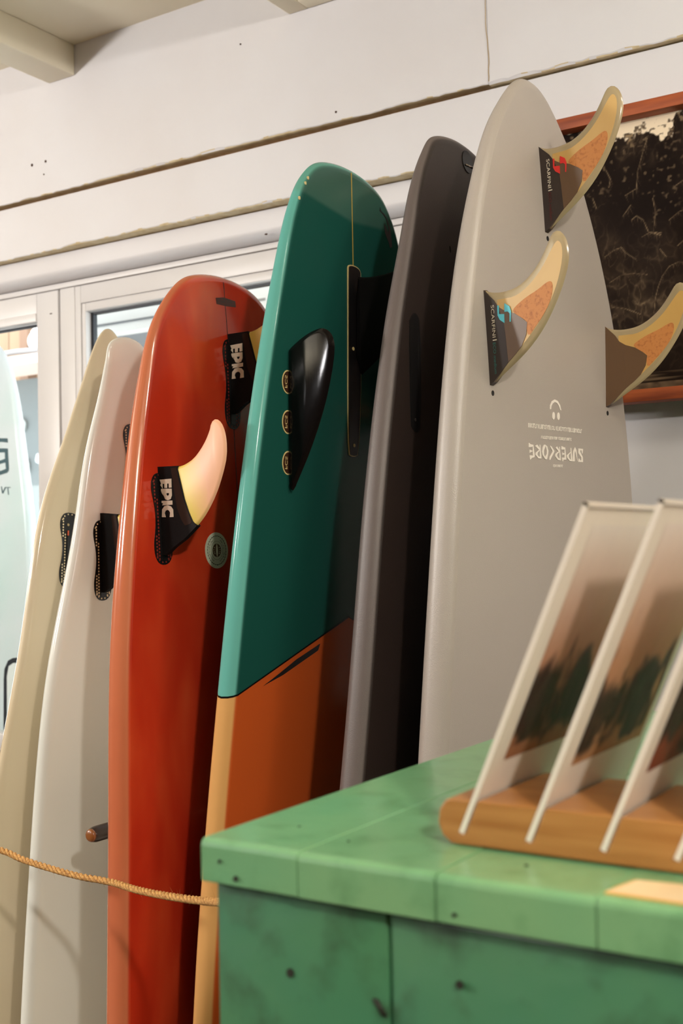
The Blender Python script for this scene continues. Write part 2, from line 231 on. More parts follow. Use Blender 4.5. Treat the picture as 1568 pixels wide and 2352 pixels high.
def wobble_board(name, x0, x1, y0, y1, z0, z1, parent, seed, amp=0.0016, m=None, uneven=(1, 1)):
    """painted plank with a ragged lower front arris and a slightly uneven edge"""
    rng = random.Random(seed); n = max(8, int((x1-x0)/0.012)); V, F = [], []
    a = 0
    for i in range(n+1):
        x = x0+(x1-x0)*i/n; a = a*.7+rng.uniform(-1, 1)*amp
        dz = a + amp*1.2*math.sin(x*5+seed)
        b = .0022+.0006*rng.random()
        V += [(x, y0, z1), (x, y0, z0+b+dz*uneven[0]), (x, y0+.0012, z0+.0008+dz*uneven[1]), (x, y0+.003, z0+dz*.3), (x, y1, z0), (x, y1, z1)]
    for i in range(n):
        for k in range(6):
            F.append((i*6+k, (i+1)*6+k, (i+1)*6+(k+1) % 6, i*6+(k+1) % 6))
    F.append(tuple(range(6))); F.append(tuple(n*6+k for k in range(5, -1, -1)))
    o = mesh_obj(name, V, F, m or M['wall'], parent); fix_normals(o)
    o.data.materials.append(M['wall_dirt'])
    for p in o.data.polygons:
        if p.normal.z < -.6: p.material_index = 1
    return o
wobble_board('wall_board', -3.4, -0.8606, 1.838, 1.935, 2.0455, ZC, wall, 3)
wobble_board('wall_board', -0.8592, 2.2, 1.8362, 1.935, 2.0400, ZC, wall, 5, amp=.002)
wobble_board('wall_board', -3.4, 2.2, 1.850, 1.935, 1.9235, 2.0375, wall, 9)
rp = [(1.935, 1.9215), (1.881, 1.9215)]+[(1.881+.040*(1-math.cos(a)), 1.8665+.020*(1-math.sin(a))) for a in np.linspace(0, math.pi/2, 9)]+[(1.935, 1.8665)]
rb = poly_faces([rp], lambda p_, q_, h: (h, p_, q_), (-3.4, -.93), 'wall_board', M['wall'], wall)
rb.data.polygons.foreach_set('use_smooth', [True]*len(rb.data.polygons)); rb.data.set_sharp_from_angle(angle=math.radians(35))
# brown strips in the joints, coloured for the shadow gaps between the boards
box('joint_shade_strip', -3.4, 2.2, 1.868, 1.88, 2.034, 2.048, mat('joint_shade', srgb(150, 104, 62), .9), wall)
box('joint_shade_strip', -3.4, -0.93, 1.887, 1.90, 1.9195, 1.9255, mat('joint_shade_pale', srgb(120, 98, 66), .9), wall)
# crack running up the board joint
V, F = [], []; rng = random.Random(2)
for i in range(40):
    z = 2.046+(ZC-2.046)*i/39; x = -.8600+.0022*math.sin(z*37)+rng.uniform(-.0006, .0006)
    V += [(x-.0007, 1.8355, z), (x+.0007, 1.8355, z)]
    if i: F.append((2*i-2, 2*i-1, 2*i+1, 2*i))
cr = mesh_obj('paint_crack', V, F, mat('crack', srgb(170, 145, 100), .9), wall)
# nail holes and scars
def disc(name, c, r, m, parent, ax='y', h=.0012, n=12, ry=None):
    ry = ry or r; V, F = [], []
    for s in (0, 1):
        for k in range(n):
            a = 2*math.pi*k/n; u, v = r*math.cos(a), ry*math.sin(a); d = -h*s
            V.append((c[0]+u, c[1]+d, c[2]+v) if ax == 'y' else ((c[0]-d, c[1]+u, c[2]+v) if ax == 'x' else (c[0]+u, c[1]+v, c[2]-d)))
    F.append(tuple(range(n))); F.append(tuple(range(n, 2*n))[::-1])
    for k in range(n): F.append((k, (k+1) % n, n+(k+1) % n, n+k))
    return fix_normals(mesh_obj(name, V, F, m, parent))
for x, y, z, r in ((-1.982, 1.838, 2.118, .0028), (-1.939, 1.838, 2.118, .0026), (-1.173, 1.838, 2.062, .0018), (-1.393, 1.838, 2.245, .0015), (-1.945, 1.838, 2.09, .0016), (-1.37, 1.881, 1.873, .0035)):
    disc('nail_hole', (x, y, z), r, M['hole'], wall, n=10, ry=r*(.5 if y > 1.86 else 1.2))

for nm, a in (('wall_left', (-3.44, -3.4, -3.2, 1.975)), ('wall_right', (2.2, 2.24, -3.2, 1.975)), ('wall_front', (-3.4, 2.2, -3.24, -3.2))):
    tag(box(nm, *a, 0, ZC+.05, M['wall_side']), 'plain side of the shop room', kind='structure')
fl = tag(box('floor', -3.4, 2.2, -3.2, 1.935, -.05, 0, M['floor']), 'dark timber shop floor', kind='structure')
ce = tag(box('ceiling', -3.4, 2.2, -3.2, 1.935, ZC, ZC+.05, M['ceiling']), 'cream painted ceiling', kind='structure')
t1 = tag(box('trim_1', -1.926, -1.846, -3.2, 1.838, 2.289, ZC, M['ceiling'], bevel=.003), 'cream ceiling joist at the top left corner', kind='structure')
t2 = tag(box('trim_2', -1.275, -1.232, -3.2, 1.838, 2.273, ZC, M['ceiling'], bevel=.002), 'slim cream ceiling batten at the top centre', kind='structure')
t3 = tag(box('trim_3', -1.232, 2.2, 1.80, 1.838, 2.2725, 2.296, M['ceiling'], bevel=.004), 'cream ledger moulding running right from the batten', kind='structure')
t4 = tag(box('trim_4', -1.232, 2.2, 1.815, 1.838, 2.296, ZC, M['ceiling']), 'cream backing board above the ledger moulding', kind='structure')
for k in range(5):
    if k: tag(box('trim_%d' % (k+4), -1.275+k*.62, -1.232+k*.62, -3.2, 1.80, 2.29, ZC, M['ceiling']), 'cream ceiling batten behind the camera side', kind='structure')

# windows
win = box('window_1', -3.4, -0.95, 1.915, 1.965, 1.8535, 1.8655, M['upvc'], bevel=.001); tag(win, 'white framed glazed shopfront behind the surfboards', kind='structure')
def wpart(n, x0, x1, z0, z1, y0=1.918, y1=1.965, m=None, b=.0012): return box(n, x0, x1, y0, y1, z0, z1, m or M['upvc'], win, bevel=b)
wpart('mullion', -1.983, -1.9365, .786, 1.8525)
# left sash
wpart('stile', -2.059, -1.9895, .786, 1.852); wpart('top_rail', -3.4, -2.0595, 1.7935, 1.852); wpart('bottom_rail', -3.4, -2.0595, .786, .826)
wpart('glazing_bead', -3.4, -2.059, 1.787, 1.8065, 1.9155, 1.935)
# right sash
wpart('stile', -1.9355, -1.918, .786, 1.852); wpart('stile', -.99, -.95, .786, 1.852)
wpart('top_rail', -1.9175, -.9905, 1.812, 1.852); wpart('bottom_rail', -1.9175, -.9905, .786, .845)
wpart('glazing_bead', -1.9175, -1.906, .845, 1.8115, 1.921, 1.94); wpart('glazing_bead', -1.9055, -.9905, 1.793, 1.8115, 1.921, 1.94)
for a in ((-1.9055, -1.8985, .845, 1.7925), (-1.898, -.9905, 1.7875, 1.7925), (-3.4, -2.0595, 1.782, 1.7865), (-2.063, -2.0595, .826, 1.782)):
    wpart('gasket', *a, 1.938, 1.95, M['gasket'], 0)
wpart('glass_pane', -3.4, -2.0635, .826, 1.7815, 1.944, 1.948, M['glass'], 0)
wpart('glass_pane', -1.898, -.9905, .845, 1.787, 1.944, 1.948, M['glass'], 0)
disc('screw_hole', (-2.012, 1.918, 1.8), .004, M['hole'], win, n=8, ry=.0012)

# ------------------------------------------------------------------ veranda outside
M['white_out'] = mat('veranda_white_paint', srgb(242, 242, 240), 0.6)
M['timber_out'] = mat('veranda_timber', srgb(140, 116, 92), 0.7, noise=(5, srgb(112, 88, 66), .35, .7, 5, (1, 1, .1)))
M['timber_dark'] = mat('veranda_batten', srgb(110, 84, 66), 0.7)
M['grey_out'] = mat('veranda_grey', srgb(120, 124, 128), 0.7)
vf = tag(box('floor_veranda', -6.5, 2.2, 1.975, 6, -.05, 0, mat('veranda_paving', srgb(225, 225, 220), .8)), 'pale paving outside the window', kind='structure')
sof = tag(box('ceiling_veranda', -3.55, 2.2, 1.98, 2.9, 2.32, 2.36, M['white_out']), 'white veranda soffit outside the right pane', kind='structure')
for k in range(7): box('soffit_board', -3.5+k*.8, -3.5+k*.8+.792, 1.98, 2.9, 2.308, 2.32, M['white_out'], sof)
bw = empty('timber_shed_wall', (-4, 3.6, 0)); tag(bw, 'tan plank wall of a shed outside the window', 'wall')
for k in range(24):
    x = -5.0+k*.16
    box('plank', x+4, x+.155+4, 0, .03+.004*(k % 3), 0, 2.6, M['timber_out'], bw)
for x in (-3.92, -3.60, -3.0, -2.4): box('batten', x+4, x+.05+4, -.05, 0, 0, 2.6, M['timber_dark'], bw)
tb = tube('pipe', [(-4.4, 3.40, 2.085), (-3.75, 3.38, 2.085), (-3.4, 3.38, 2.07), (-2.2, 3.4, 2.06)], .012, M['grey_out']); tag(tb, 'grey pipe running along the tan shed wall', 'pipe')
tc = tube('cable', [(-4.3, 3.36, 2.11), (-3.9, 3.36, 2.05), (-3.72, 3.36, 2.035), (-3.6, 3.36, 2.028), (-3.3, 3.36, 2.028), (-2.9, 3.36, 2.05)], .006, M['black']); tag(tc, 'black cable sagging under the grey pipe outside', 'cable')
sh = tag(box('shelf', -4.6, -3.2, 3.18, 3.4, 1.985, 2.02, mat('shelf_paint', srgb(225, 200, 186), .6)), 'pale pinkish shelf outside the left pane', 'shelf')
# bulkhead lamp
bl = empty('bulkhead_lamp', (-3.83, 3.6, 2.165)); tag(bl, 'round white bulkhead lamp on the tan shed wall', 'lamp')
def dome(name, c, r, dy, m, parent):
    V, F = [], []; n, k = 20, 6
    for j in range(k+1):
        a = j/k*math.pi/2
        for i in range(n):
            b = 2*math.pi*i/n; V.append((c[0]+r*math.cos(a)*math.cos(b), c[1]-dy*math.sin(a), c[2]+r*math.cos(a)*math.sin(b)))
    for j in range(k):
        for i in range(n): F.append((j*n+i, j*n+(i+1) % n, (j+1)*n+(i+1) % n, (j+1)*n+i))
    return mesh_obj(name, V, F, m, parent, True)
disc('base', (0, .0, 0), .062, M['white_out'], bl, n=24, h=.03); dome('lens', (0, -.03, 0), .048, .035, mat('lamp_lens', srgb(235, 238, 240), .2), bl)
# wire rack of small goods below the shelf
dk = tag(box('peg_board', -4.5, -3.25, 3.42, 3.46, 1.0, 1.975, mat('peg_board', srgb(112, 118, 118), .8)), 'grey display board below the pale shelf outside', 'board')
rng = random.Random(8)
gm = [mat('packet_%d' % i, srgb(*c), .5) for i, c in enumerate(((222, 216, 204), (200, 205, 210), (175, 180, 178), (230, 214, 196)))]
for i in range(14):
    x = rng.uniform(-4.0, -3.6); z = rng.uniform(1.3, 1.95); w, h = rng.uniform(.012, .04), rng.uniform(.03, .08)
    P = chaikin([(x-w, z), (x-w*.3, z+h), (x+w, z+h*.6), (x+w*.8, z-h*.4), (x, z-h*.2)], 1)
    o = poly_faces([P], lambda a, b, h_: (a, 3.4195-h_, b), (0, .012), 'hanging_packet', gm[i % 4], None)
    tag(o, 'small pale packet hanging on the grey board outside', 'packet', 'packets on the outdoor display board')
# white panel with dark rim, seen low in the left pane
bx = empty('rimmed_panel', (-2.2, 2.0, 0)); tag(bx, 'white panel with a rounded dark rim standing outside, low in the left pane', 'panel')
P = [(-.085, .60), (-.078, .94), (-.075, .967), (-.062, .988), (-.045, .995), (.3, 1.0), (.3, .60)]
poly_faces([P], lambda a, b, h: (a, h, b), (0, .03), 'rim', M['gasket'], bx)
P2 = [(-.066, .60), (-.062, .95), (-.055, .975), (-.04, .983), (.29, .987), (.29, .60)]
poly_faces([P2], lambda a, b, h: (a, h, b), (-.004, .001), 'face', M['white_out'], bx)
# right pane: grey-framed opening beyond
gb = empty('wall_cupboard', (-2.9, 2.9, 0)); tag(gb, 'grey and tan cupboard edge outside behind the cream boards', 'cupboard')
box('body', -.02, .5, 0, .3, 1.0, 2.0, M['grey_out'], gb); box('door', .0, .22, -.02, 0, 1.0, 1.93, M['timber_out'], gb)
wf = empty('veranda_post', (-3.1, 2.6, 0)); tag(wf, 'white veranda post and beam outside the right pane', 'post')
box('post', 0.515, .552, 0, .05, 0, 2.3, M['white_out'], wf); box('beam', .552, 3.5, 0, .05, 1.905, 2.3, M['white_out'], wf)
box('beam_trim', .552, 1.2, -.004, 0, 1.93, 1.936, M['grey_out'], wf)

# ------------------------------------------------------------------ surfboards
KN = [0, .012, .04, .09, .17, .3, .5, .8, 1.2, 1.9]; SK = np.sqrt(KN)
class Board:
    def __init__(s, p, nose=1.0, L=None, frame=None):
        s.p = p; X, Y, lx, ly, yaw, s.kick, Zt = p[:7]
        d = np.array([lx, ly, -1.]); d /= np.linalg.norm(d)
        t = np.array([math.sin(yaw), math.cos(yaw), 0]); t -= d*(t@d); t /= np.linalg.norm(t)
        n = np.cross(d, t)
        if n[0] < 0: n = -n
        if frame is not None: d, t, n = [np.array(v, float) for v in frame]
        s.d, s.t, s.n = d, t, n; s.O = np.array([X, Y, Zt]); s.L = L or (Zt-.03)/-d[2]; s.s1 = nose
        s.w = np.array([0]+list(p[7:]))
    def width(s, q):
        q = np.asarray(q, float); x = np.sqrt(np.maximum(q, 0)); y = s.w; m = np.gradient(y, SK)
        i = np.clip(np.searchsorted(SK, x)-1, 0, len(SK)-2); h = SK[i+1]-SK[i]; t = (x-SK[i])/h
        w = (2*t**3-3*t**2+1)*y[i]+(t**3-2*t**2+t)*h*m[i]+(-2*t**3+3*t**2)*y[i+1]+(t**3-t**2)*h*m[i+1]
        u = np.clip((q-s.s1)/(s.L-s.s1), 0, 1)
        return w*np.sqrt(np.maximum(0, 1-u**2.3))
    def P(s, q, t, n=0.0):
        r = -s.kick*max(0, 1-q/.75)**2.2 - .10*max(0, (q-1.05)/(s.L-1.05))**2.2
        return Vector(s.O+q*s.d+t*s.t+(r+n)*s.n)

def make_board(B, name, m, th=(.010, .030), T=.056, inset=.012, apex=.5, M_=130, hard=True):
    """closed board skin: rings of the planform moved inward by d at depth n"""
    u = np.linspace(0, 1, M_); q = np.concatenate([[0.0], (u[1:]**2)*.35*B.L*1.0]) ; q = q[q < .34*B.L]
    q = np.concatenate([q, np.linspace(.345*B.L, .97*B.L, 46), B.L*(1-.03*np.linspace(1, 0, 14)[1:]**2)])
    w = B.width(q); w[0] = 0; w[-1] = 0
    # outline, near side then far side; outward normals
    P = np.stack([q, w], 1); T_ = np.gradient(P, axis=0); T_ /= np.linalg.norm(T_, axis=1)[:, None]+1e-12
    Nn = np.stack([-T_[:, 1], T_[:, 0]], 1)       # outward (s,t) for t>0
    Nn[0] = (-1, 0); Nn[-1] = (1, 0)
    n = len(q); rows = []
    tr = th[0]+th[1]*(1-np.exp(-q/.25)); Tc = np.maximum(tr*1.15, T*(1-np.exp(-(q+.03)/.22))*np.clip((B.L-q)/.35+.35, 0, 1)); tr = np.minimum(tr, Tc*.9)
    # profile: (inset distance, depth fraction of rail thickness)
    if hard: prof = [(inset, 0), (inset*.93, .0005), (inset*.5, .10), (inset*.18, .26), (0, apex), (inset*.15, apex+.2), (inset*.6, .86), (inset*1.3, 1.0)]
    else: prof = [(inset*1.5, 0), (inset*1.0, .03), (inset*.55, .12), (inset*.2, .28), (0, apex), (inset*.2, apex+.22), (inset*.7, .88), (inset*1.5, 1.0)]
    V = []; idx = {}
    def add(j, side, k, s_, t_, dep):
        idx[(j, side, k)] = len(V); V.append((s_, t_*side, -dep))
    K = len(prof)
    for j in range(n):
        for side in (1, -1):
            for k, (ins, fr) in enumerate(prof):
                e = min(ins, max(w[j]*.9, 0)) if 0 < j < n-1 else ins
                s_ = q[j]-Nn[j, 0]*ins; t_ = w[j]-Nn[j, 1]*ins
                t_ = max(t_, 0.0)
                if j in (0, n-1): t_ = 0
                add(j, side, k, s_, t_, fr*tr[j])
            s0, t0 = V[idx[(j, side, 0)]][:2]; t0 = abs(t0)
            for k, lam in ((K, .5),): add(j, side, k, s0, t0*lam, 0)
            s1, t1 = V[idx[(j, side, K-1)]][:2]; t1 = abs(t1)
            for k, lam in ((K+1, .75), (K+2, .4)): add(j, side, k, s1, t1*lam, tr[j]+(Tc[j]-tr[j])*(1-lam**1.6))
        add(j, 1, K+3, V[idx[(j, 1, 0)]][0], 0, 0); add(j, 1, K+4, V[idx[(j, 1, K-1)]][0], 0, Tc[j])
    order = lambda side: [(1, K+3), (side, K)] + [(side, k) for k in range(K)] + [(side, K+1), (side, K+2), (1, K+4)]
    F = []
    for j in range(n-1):
        for side in (1, -1):
            o = order(side)
            for a, b in zip(o, o[1:]):
                f = [idx[(j, *a)], idx[(j, *b)], idx[(j+1, *b)], idx[(j+1, *a)]]
                F.append(tuple(f if side > 0 else f[::-1]))
    me = bpy.data.meshes.new(name)
    VV = [tuple(B.P(s_, t_, d_)) for s_, t_, d_ in V]
    me.from_pydata(VV, [], F); me.materials.append(m)
    at = me.attributes.new('st', 'FLOAT_VECTOR', 'POINT'); at.data.foreach_set('vector', np.array(V, float).ravel())
    me.update()
    bm = bmesh.new(); bm.from_mesh(me); bmesh.ops.remove_doubles(bm, verts=bm.verts, dist=1e-5); bmesh.ops.recalc_face_normals(bm, faces=bm.faces); bm.to_mesh(me); bm.free()
    me.polygons.foreach_set('use_smooth', [True]*len(me.polygons))
    o = bpy.data.objects.new(name, me); COL.objects.link(o)
    return o

def st_mat(name, build, rough=.3, coat=0.0, bump=0.0, spec=.5):
    """material whose colour is computed from the board coordinates s (from tail), t (across)"""
    m = bpy.data.materials.new(name); m.use_nodes = True; N, L = m.node_tree.nodes, m.node_tree.links; p = N['Principled BSDF']
    p.inputs['Roughness'].default_value = rough; p.inputs['Coat Weight'].default_value = coat; p.inputs['Coat Roughness'].default_value = .05
    p.inputs['Specular IOR Level'].default_value = spec
    a = N.new('ShaderNodeAttribute'); a.attribute_name = 'st'; sp = N.new('ShaderNodeSeparateXYZ'); L.new(a.outputs['Vector'], sp.inputs[0])
    def math_(op, x, y=None, z=None):
        n = N.new('ShaderNodeMath'); n.operation = op
        for i, v in enumerate((x, y, z)):
            if v is None: continue
            if isinstance(v, (int, float)): n.inputs[i].default_value = v
            else: L.new(v, n.inputs[i])
        return n.outputs[0]
    def noise(scale, detail=4, stretch=(1, 1, 1), dist=0.0):
        mp = N.new('ShaderNodeMapping'); mp.inputs['Scale'].default_value = stretch; L.new(a.outputs['Vector'], mp.inputs[0])
        n = N.new('ShaderNodeTexNoise'); n.inputs['Scale'].default_value = scale; n.inputs['Detail'].default_value = detail; n.inputs['Distortion'].default_value = dist
        L.new(mp.outputs[0], n.inputs['Vector']); return n.outputs[0]
    def ramp(f, stops):
        r = N.new('ShaderNodeValToRGB'); e = r.color_ramp.elements
        while len(e) < len(stops): e.new(0.5)
        for i, (pos, c) in enumerate(stops): e[i].position = pos; e[i].color = c
        L.new(f, r.inputs[0]); return r.outputs[0]
    def mix(f, c1, c2):
        x = N.new('ShaderNodeMix'); x.data_type = 'RGBA'
        for s_, v in ((x.inputs[0], f), (x.inputs[6], c1), (x.inputs[7], c2)):
            if isinstance(v, (tuple, float, int)): s_.default_value = v
            else: L.new(v, s_)
        return x.outputs[2]
    def step(x, e, soft=.0006):   # 0 below e, 1 above
        r = N.new('ShaderNodeMapRange'); r.interpolation_type = 'SMOOTHSTEP'; L.new(x, r.inputs[0])
        if isinstance(e, (int, float)): r.inputs[1].default_value = e-soft; r.inputs[2].default_value = e+soft
        else: L.new(math_('SUBTRACT', e, soft), r.inputs[1]); L.new(math_('ADD', e, soft), r.inputs[2])
        return r.outputs[0]
    c = build(sp.outputs[0], sp.outputs[1], sp.outputs[2], math_, noise, ramp, mix, step)
    L.new(c, p.inputs['Base Color'])
    if bump:
        b = N.new('ShaderNodeBump'); b.inputs['Strength'].default_value = bump; b.inputs['Distance'].default_value = .001
        L.new(noise(900, 2), b.inputs['Height']); L.new(b.outputs[0], p.inputs['Normal'])
    return m

BD = {k: Board(v, nose=.95) for k, v in D['boards'].items()}

# materials of the boards
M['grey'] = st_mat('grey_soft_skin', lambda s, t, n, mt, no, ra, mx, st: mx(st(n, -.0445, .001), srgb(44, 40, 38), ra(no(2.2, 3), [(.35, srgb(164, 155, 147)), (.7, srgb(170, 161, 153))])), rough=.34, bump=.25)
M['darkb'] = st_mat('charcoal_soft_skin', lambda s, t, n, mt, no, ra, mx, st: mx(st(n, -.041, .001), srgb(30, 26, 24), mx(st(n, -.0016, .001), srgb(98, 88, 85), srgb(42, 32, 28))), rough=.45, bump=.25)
def teal_f(s, t, n, mt, no, ra, mx, st):
    at = mt('ABSOLUTE', t)
    e = mt('ADD', mt('MULTIPLY', mt('POWER', at, 1.0), .335), .621)         # colour boundary s_b(|t|)
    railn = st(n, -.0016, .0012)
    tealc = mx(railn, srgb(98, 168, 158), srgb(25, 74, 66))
    tail = mt('ADD', mt('MULTIPLY', mt('ABSOLUTE', t), -.10), .075)
    lamp = mx(st(s, tail, .004), mx(railn, srgb(98, 158, 144), srgb(56, 92, 82)), tealc)  # paler tail zone painted in for the ceiling's reflection in the gloss
    yel = mx(railn, srgb(208, 156, 96), srgb(186, 82, 34))
    k = mx(st(s, e), lamp, yel)
    line = mt('MULTIPLY', st(s, mt('SUBTRACT', e, .0012), .0005), mt('SUBTRACT', 1.0, st(s, mt('ADD', e, .0012), .0005)))
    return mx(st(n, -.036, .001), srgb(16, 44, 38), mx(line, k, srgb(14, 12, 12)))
M['teal'] = st_mat('teal_resin_tint', teal_f, rough=.13, coat=0, spec=.10)
def orange_f(s, t, n, mt, no, ra, mx, st):
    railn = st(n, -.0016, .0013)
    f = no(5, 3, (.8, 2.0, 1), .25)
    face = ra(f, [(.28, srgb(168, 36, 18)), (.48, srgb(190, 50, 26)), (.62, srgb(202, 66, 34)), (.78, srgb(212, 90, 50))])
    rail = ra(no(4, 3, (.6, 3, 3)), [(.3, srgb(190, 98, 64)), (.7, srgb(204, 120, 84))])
    return mx(st(n, -.043, .001), srgb(226, 214, 196), mx(railn, rail, face))  # unseen deck side made cream so it bounces no orange onto its neighbour
M['orange'] = st_mat('orange_resin_tint', orange_f, rough=.16, coat=.5)
M['cream'] = st_mat('cream_gloss_skin', lambda s, t, n, mt, no, ra, mx, st: ra(no(3, 3), [(.35, srgb(219, 220, 212)), (.7, srgb(227, 228, 220))]), rough=.16, coat=.2, spec=.35)
M['cream_old'] = st_mat('sand_gloss_skin', lambda s, t, n, mt, no, ra, mx, st: ra(no(3, 3), [(.35, srgb(206, 190, 160)), (.7, srgb(214, 199, 172))]), rough=.16, coat=.2, spec=.35)

SB = {}
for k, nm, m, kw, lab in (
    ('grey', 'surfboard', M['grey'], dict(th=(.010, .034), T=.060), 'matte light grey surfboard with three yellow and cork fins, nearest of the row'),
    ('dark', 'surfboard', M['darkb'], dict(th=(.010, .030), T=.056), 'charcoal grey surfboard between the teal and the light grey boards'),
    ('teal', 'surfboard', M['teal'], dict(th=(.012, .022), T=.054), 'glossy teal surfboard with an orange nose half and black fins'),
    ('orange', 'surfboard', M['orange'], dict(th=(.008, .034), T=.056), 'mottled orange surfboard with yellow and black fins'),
    ('white2', 'surfboard', M['cream'], dict(th=(.010, .018), T=.048, hard=False, inset=.009), 'glossy cream surfboard beside the orange one with one black fin'),
    ('white1', 'surfboard', M['cream_old'], dict(th=(.008, .014), T=.048, hard=False, inset=.009), 'sandy cream surfboard at the far left of the row, fin plug empty')):
    SB[k] = make_board(BD[k], nm, m, **kw); tag(SB[k], lab, 'surfboard', 'surfboards standing tail up in the rack')

def decal(board, polys, name, m, parent, h=(0.0001, .0006)):
    return poly_faces(polys, lambda a, b, hh: BD[board].P(a, b, hh), h, name, m, parent)

def fin_frame(board, s0, t0, s1, t1, cant):
    B = BD[board]; P0, P1 = np.array(B.P(s0, t0)), np.array(B.P(s1, t1)); A = P1-P0; L_ = np.linalg.norm(A); A /= L_
    T = np.array(B.P((s0+s1)/2, t0+.01))-np.array(B.P((s0+s1)/2, t0)); Nv = np.cross(A, T); Nv /= np.linalg.norm(Nv)
    if Nv[0] < 0: Nv = -Nv
    S = np.cross(Nv, A); S /= np.linalg.norm(S)
    if S[1] < 0: S = -S
    b = Nv*math.cos(cant)+S*math.sin(cant); c = S*math.cos(cant)-Nv*math.sin(cant)
    return lambda x, y, h: Vector(P0+A*x+b*y+c*h)   # h>0 toward the far side, h<0 the side the camera sees

def fin_blade(name, out, fmap, m, parent, th=.0030, inset=.004, n=90, smooth_it=1):
    P = resample(chaikin(out, smooth_it), n); V, F = [], []
    rings = [(0, 0), (inset*.4, th*.6), (inset, th)]
    for side in (-1, 1):
        for k, (ins, h) in enumerate(rings):
            if k == 0 and side == 1: continue
            Q = offset_poly(P, -ins) if ins else P
            V += [fmap(a, max(b, .0) if k else b, side*h) for a, b in Q]
    # layout: ring0, -ring1, -ring2, +ring1, +ring2
    R = lambda k: k*n
    def band(a, b):
        for i in range(n): j = (i+1) % n; F.append((R(a)+i, R(a)+j, R(b)+j, R(b)+i))
    band(0, 1); band(1, 2); band(0, 3); band(3, 4)
    Q = offset_poly(P, -inset); tr = tessellate_polygon([[Vector((a, b, 0)) for a, b in Q]])
    for t in tr: F.append(tuple(R(2)+i for i in t)); F.append(tuple(R(4)+i for i in t))
    o = mesh_obj(name, V, F, m, parent, True); fix_normals(o); o.data.set_sharp_from_angle(angle=math.radians(40)); return o

# --- grey board: fins, lettering
G = SB['grey']; FG = D['fin_g']
M['fin_rim'] = mat('clear_fibreglass', srgb(206, 186, 146), .22, trans=.45, coat=.3)
M['fin_core'] = mat('yellow_wood_core', srgb(200, 162, 94), .4, coat=.1, noise=(30, srgb(186, 144, 78), .35, .75, 3, (.4, 1, .4)))
M['cork'] = mat('cork', srgb(192, 124, 64), .6, coat=.1, noise=(240, srgb(150, 82, 38), .5, .8, 3))
M['fin_base'] = mat('smoked_fin_base', srgb(92, 66, 42), .35, coat=.3)
M['fin_base_dark'] = mat('black_fin_base', srgb(38, 24, 18), .35, coat=.3)
M['red'] = mat('red_print', srgb(214, 44, 40), .5); M['cyan'] = mat('cyan_print', srgb(84, 190, 206), .5)
M['darkred'] = mat('dark_red_print', srgb(90, 18, 20), .5); M['dcyan'] = mat('dark_cyan_print', srgb(40, 116, 110), .5)
M['white'] = mat('white_print', srgb(236, 228, 218), .5); M['cream_print'] = mat('cream_print', srgb(226, 216, 196), .5)
for i, (s0, t0, s1, t1, cant) in enumerate(D['gfins']):
    f = fin_frame('grey', s0, t0, s1, t1, cant)
    fin = fin_blade('fin', FG['out'], f, M['fin_rim'], G)
    fin['label'] = ['centre fin near the tail with red emblem', 'left fin with cyan emblem', 'right fin without lettering in view'][i]
    poly_faces([chaikin(FG['core'], 1)], f, (-.0031, .0031), 'fin_core', M['fin_core'], fin)
    poly_faces([chaikin(FG['cork'], 1)], f, (-.0034, .0034), 'cork_inlay', M['cork'], fin)
    poly_faces([FG['base']], f, (-.0037, .0037), 'fin_base_patch', M['fin_base'], fin)
    poly_faces([FG['base2']], f, (-.0039, .0039), 'fin_base_patch', M['fin_base_dark'] if i < 2 else M['fin_base'], fin)
    if i < 2:
        c1, c2 = (M['red'], M['darkred']) if i == 0 else (M['cyan'], M['dcyan'])
        poly_faces([FG['logo1'], FG['logo2']], f, (-.0043, -.0039), 'emblem', c1, fin)
        (a0, b0), (a1, b1), (a2, b2), (a3, b3), _ = FG['text']
        sl = (b3-b0)/(a3-a0); hgt = abs(_[1]-b0)*.95
        g = lambda x, y, h, a0=a0, b0=b0, sl=sl: f(a0+x, b0+y+sl*x, h)
        text_obj('SCARFINI', a1-a0, hgt, g, -.0043, 'lettering', M['cream_print'], fin)
        text_obj('|', .0012, hgt*1.3, lambda x, y, h: g(a1-a0+.0025+x, y, h), -.0043, 'lettering', M['cream_print'], fin)
        text_obj('ECO medium', a3-a2, hgt*.85, lambda x, y, h: g(a2-a0+x, y, h), -.0043, 'lettering', c2, fin)
decal('grey', [P for v in D['super'].values() for P in v if v is not D['super']['smile']], 'brand_lettering', M['white'], G)
decal('grey', D['super']['smile'], 'smile_emblem', M['white'], G)
rng = random.Random(11)
for (a, b), hh, gap in zip(D['rows'], (.0062, .0042, .0036), (.0040, .0026, .0022)):
    L0 = b[1]-a[1]; x = 0; polys = []
    while x < L0-gap*.5:
        wd = gap*rng.uniform(.45, .8); k = rng.randint(0, 3); z0 = a[0]+(b[0]-a[0])*x/L0; h = hh*rng.uniform(.8, 1)
        y0, y1 = z0-h/2, z0+h/2; t0 = a[1]+x; st_ = wd*.3
        polys.append([(y0, t0), (y0, t0+st_), (y1, t0+st_), (y1, t0)])
        if k in (0, 2): polys.append([(y0, t0+st_), (y0, t0+wd), (y0+hh*.2, t0+wd), (y0+hh*.2, t0+st_)])
        if k in (1, 2): polys.append([(y1-hh*.2, t0+st_), (y1-hh*.2, t0+wd), (y1, t0+wd), (y1, t0+st_)])
        if k == 3: polys.append([(y0, t0+wd-st_), (y0, t0+wd), (y1, t0+wd), (y1, t0+wd-st_)])
        x += gap*(1 if rng.random() > .13 else 1.6)
    decal('grey', polys, 'small_lettering', M['white'], G)
for a, b in D['gholes']:
    decal('grey', [[(a+.0032*math.cos(x), b+.0028*math.sin(x)) for x in np.linspace(0, 6.28, 13)[:-1]]], 'screw_hole', M['black'], G)

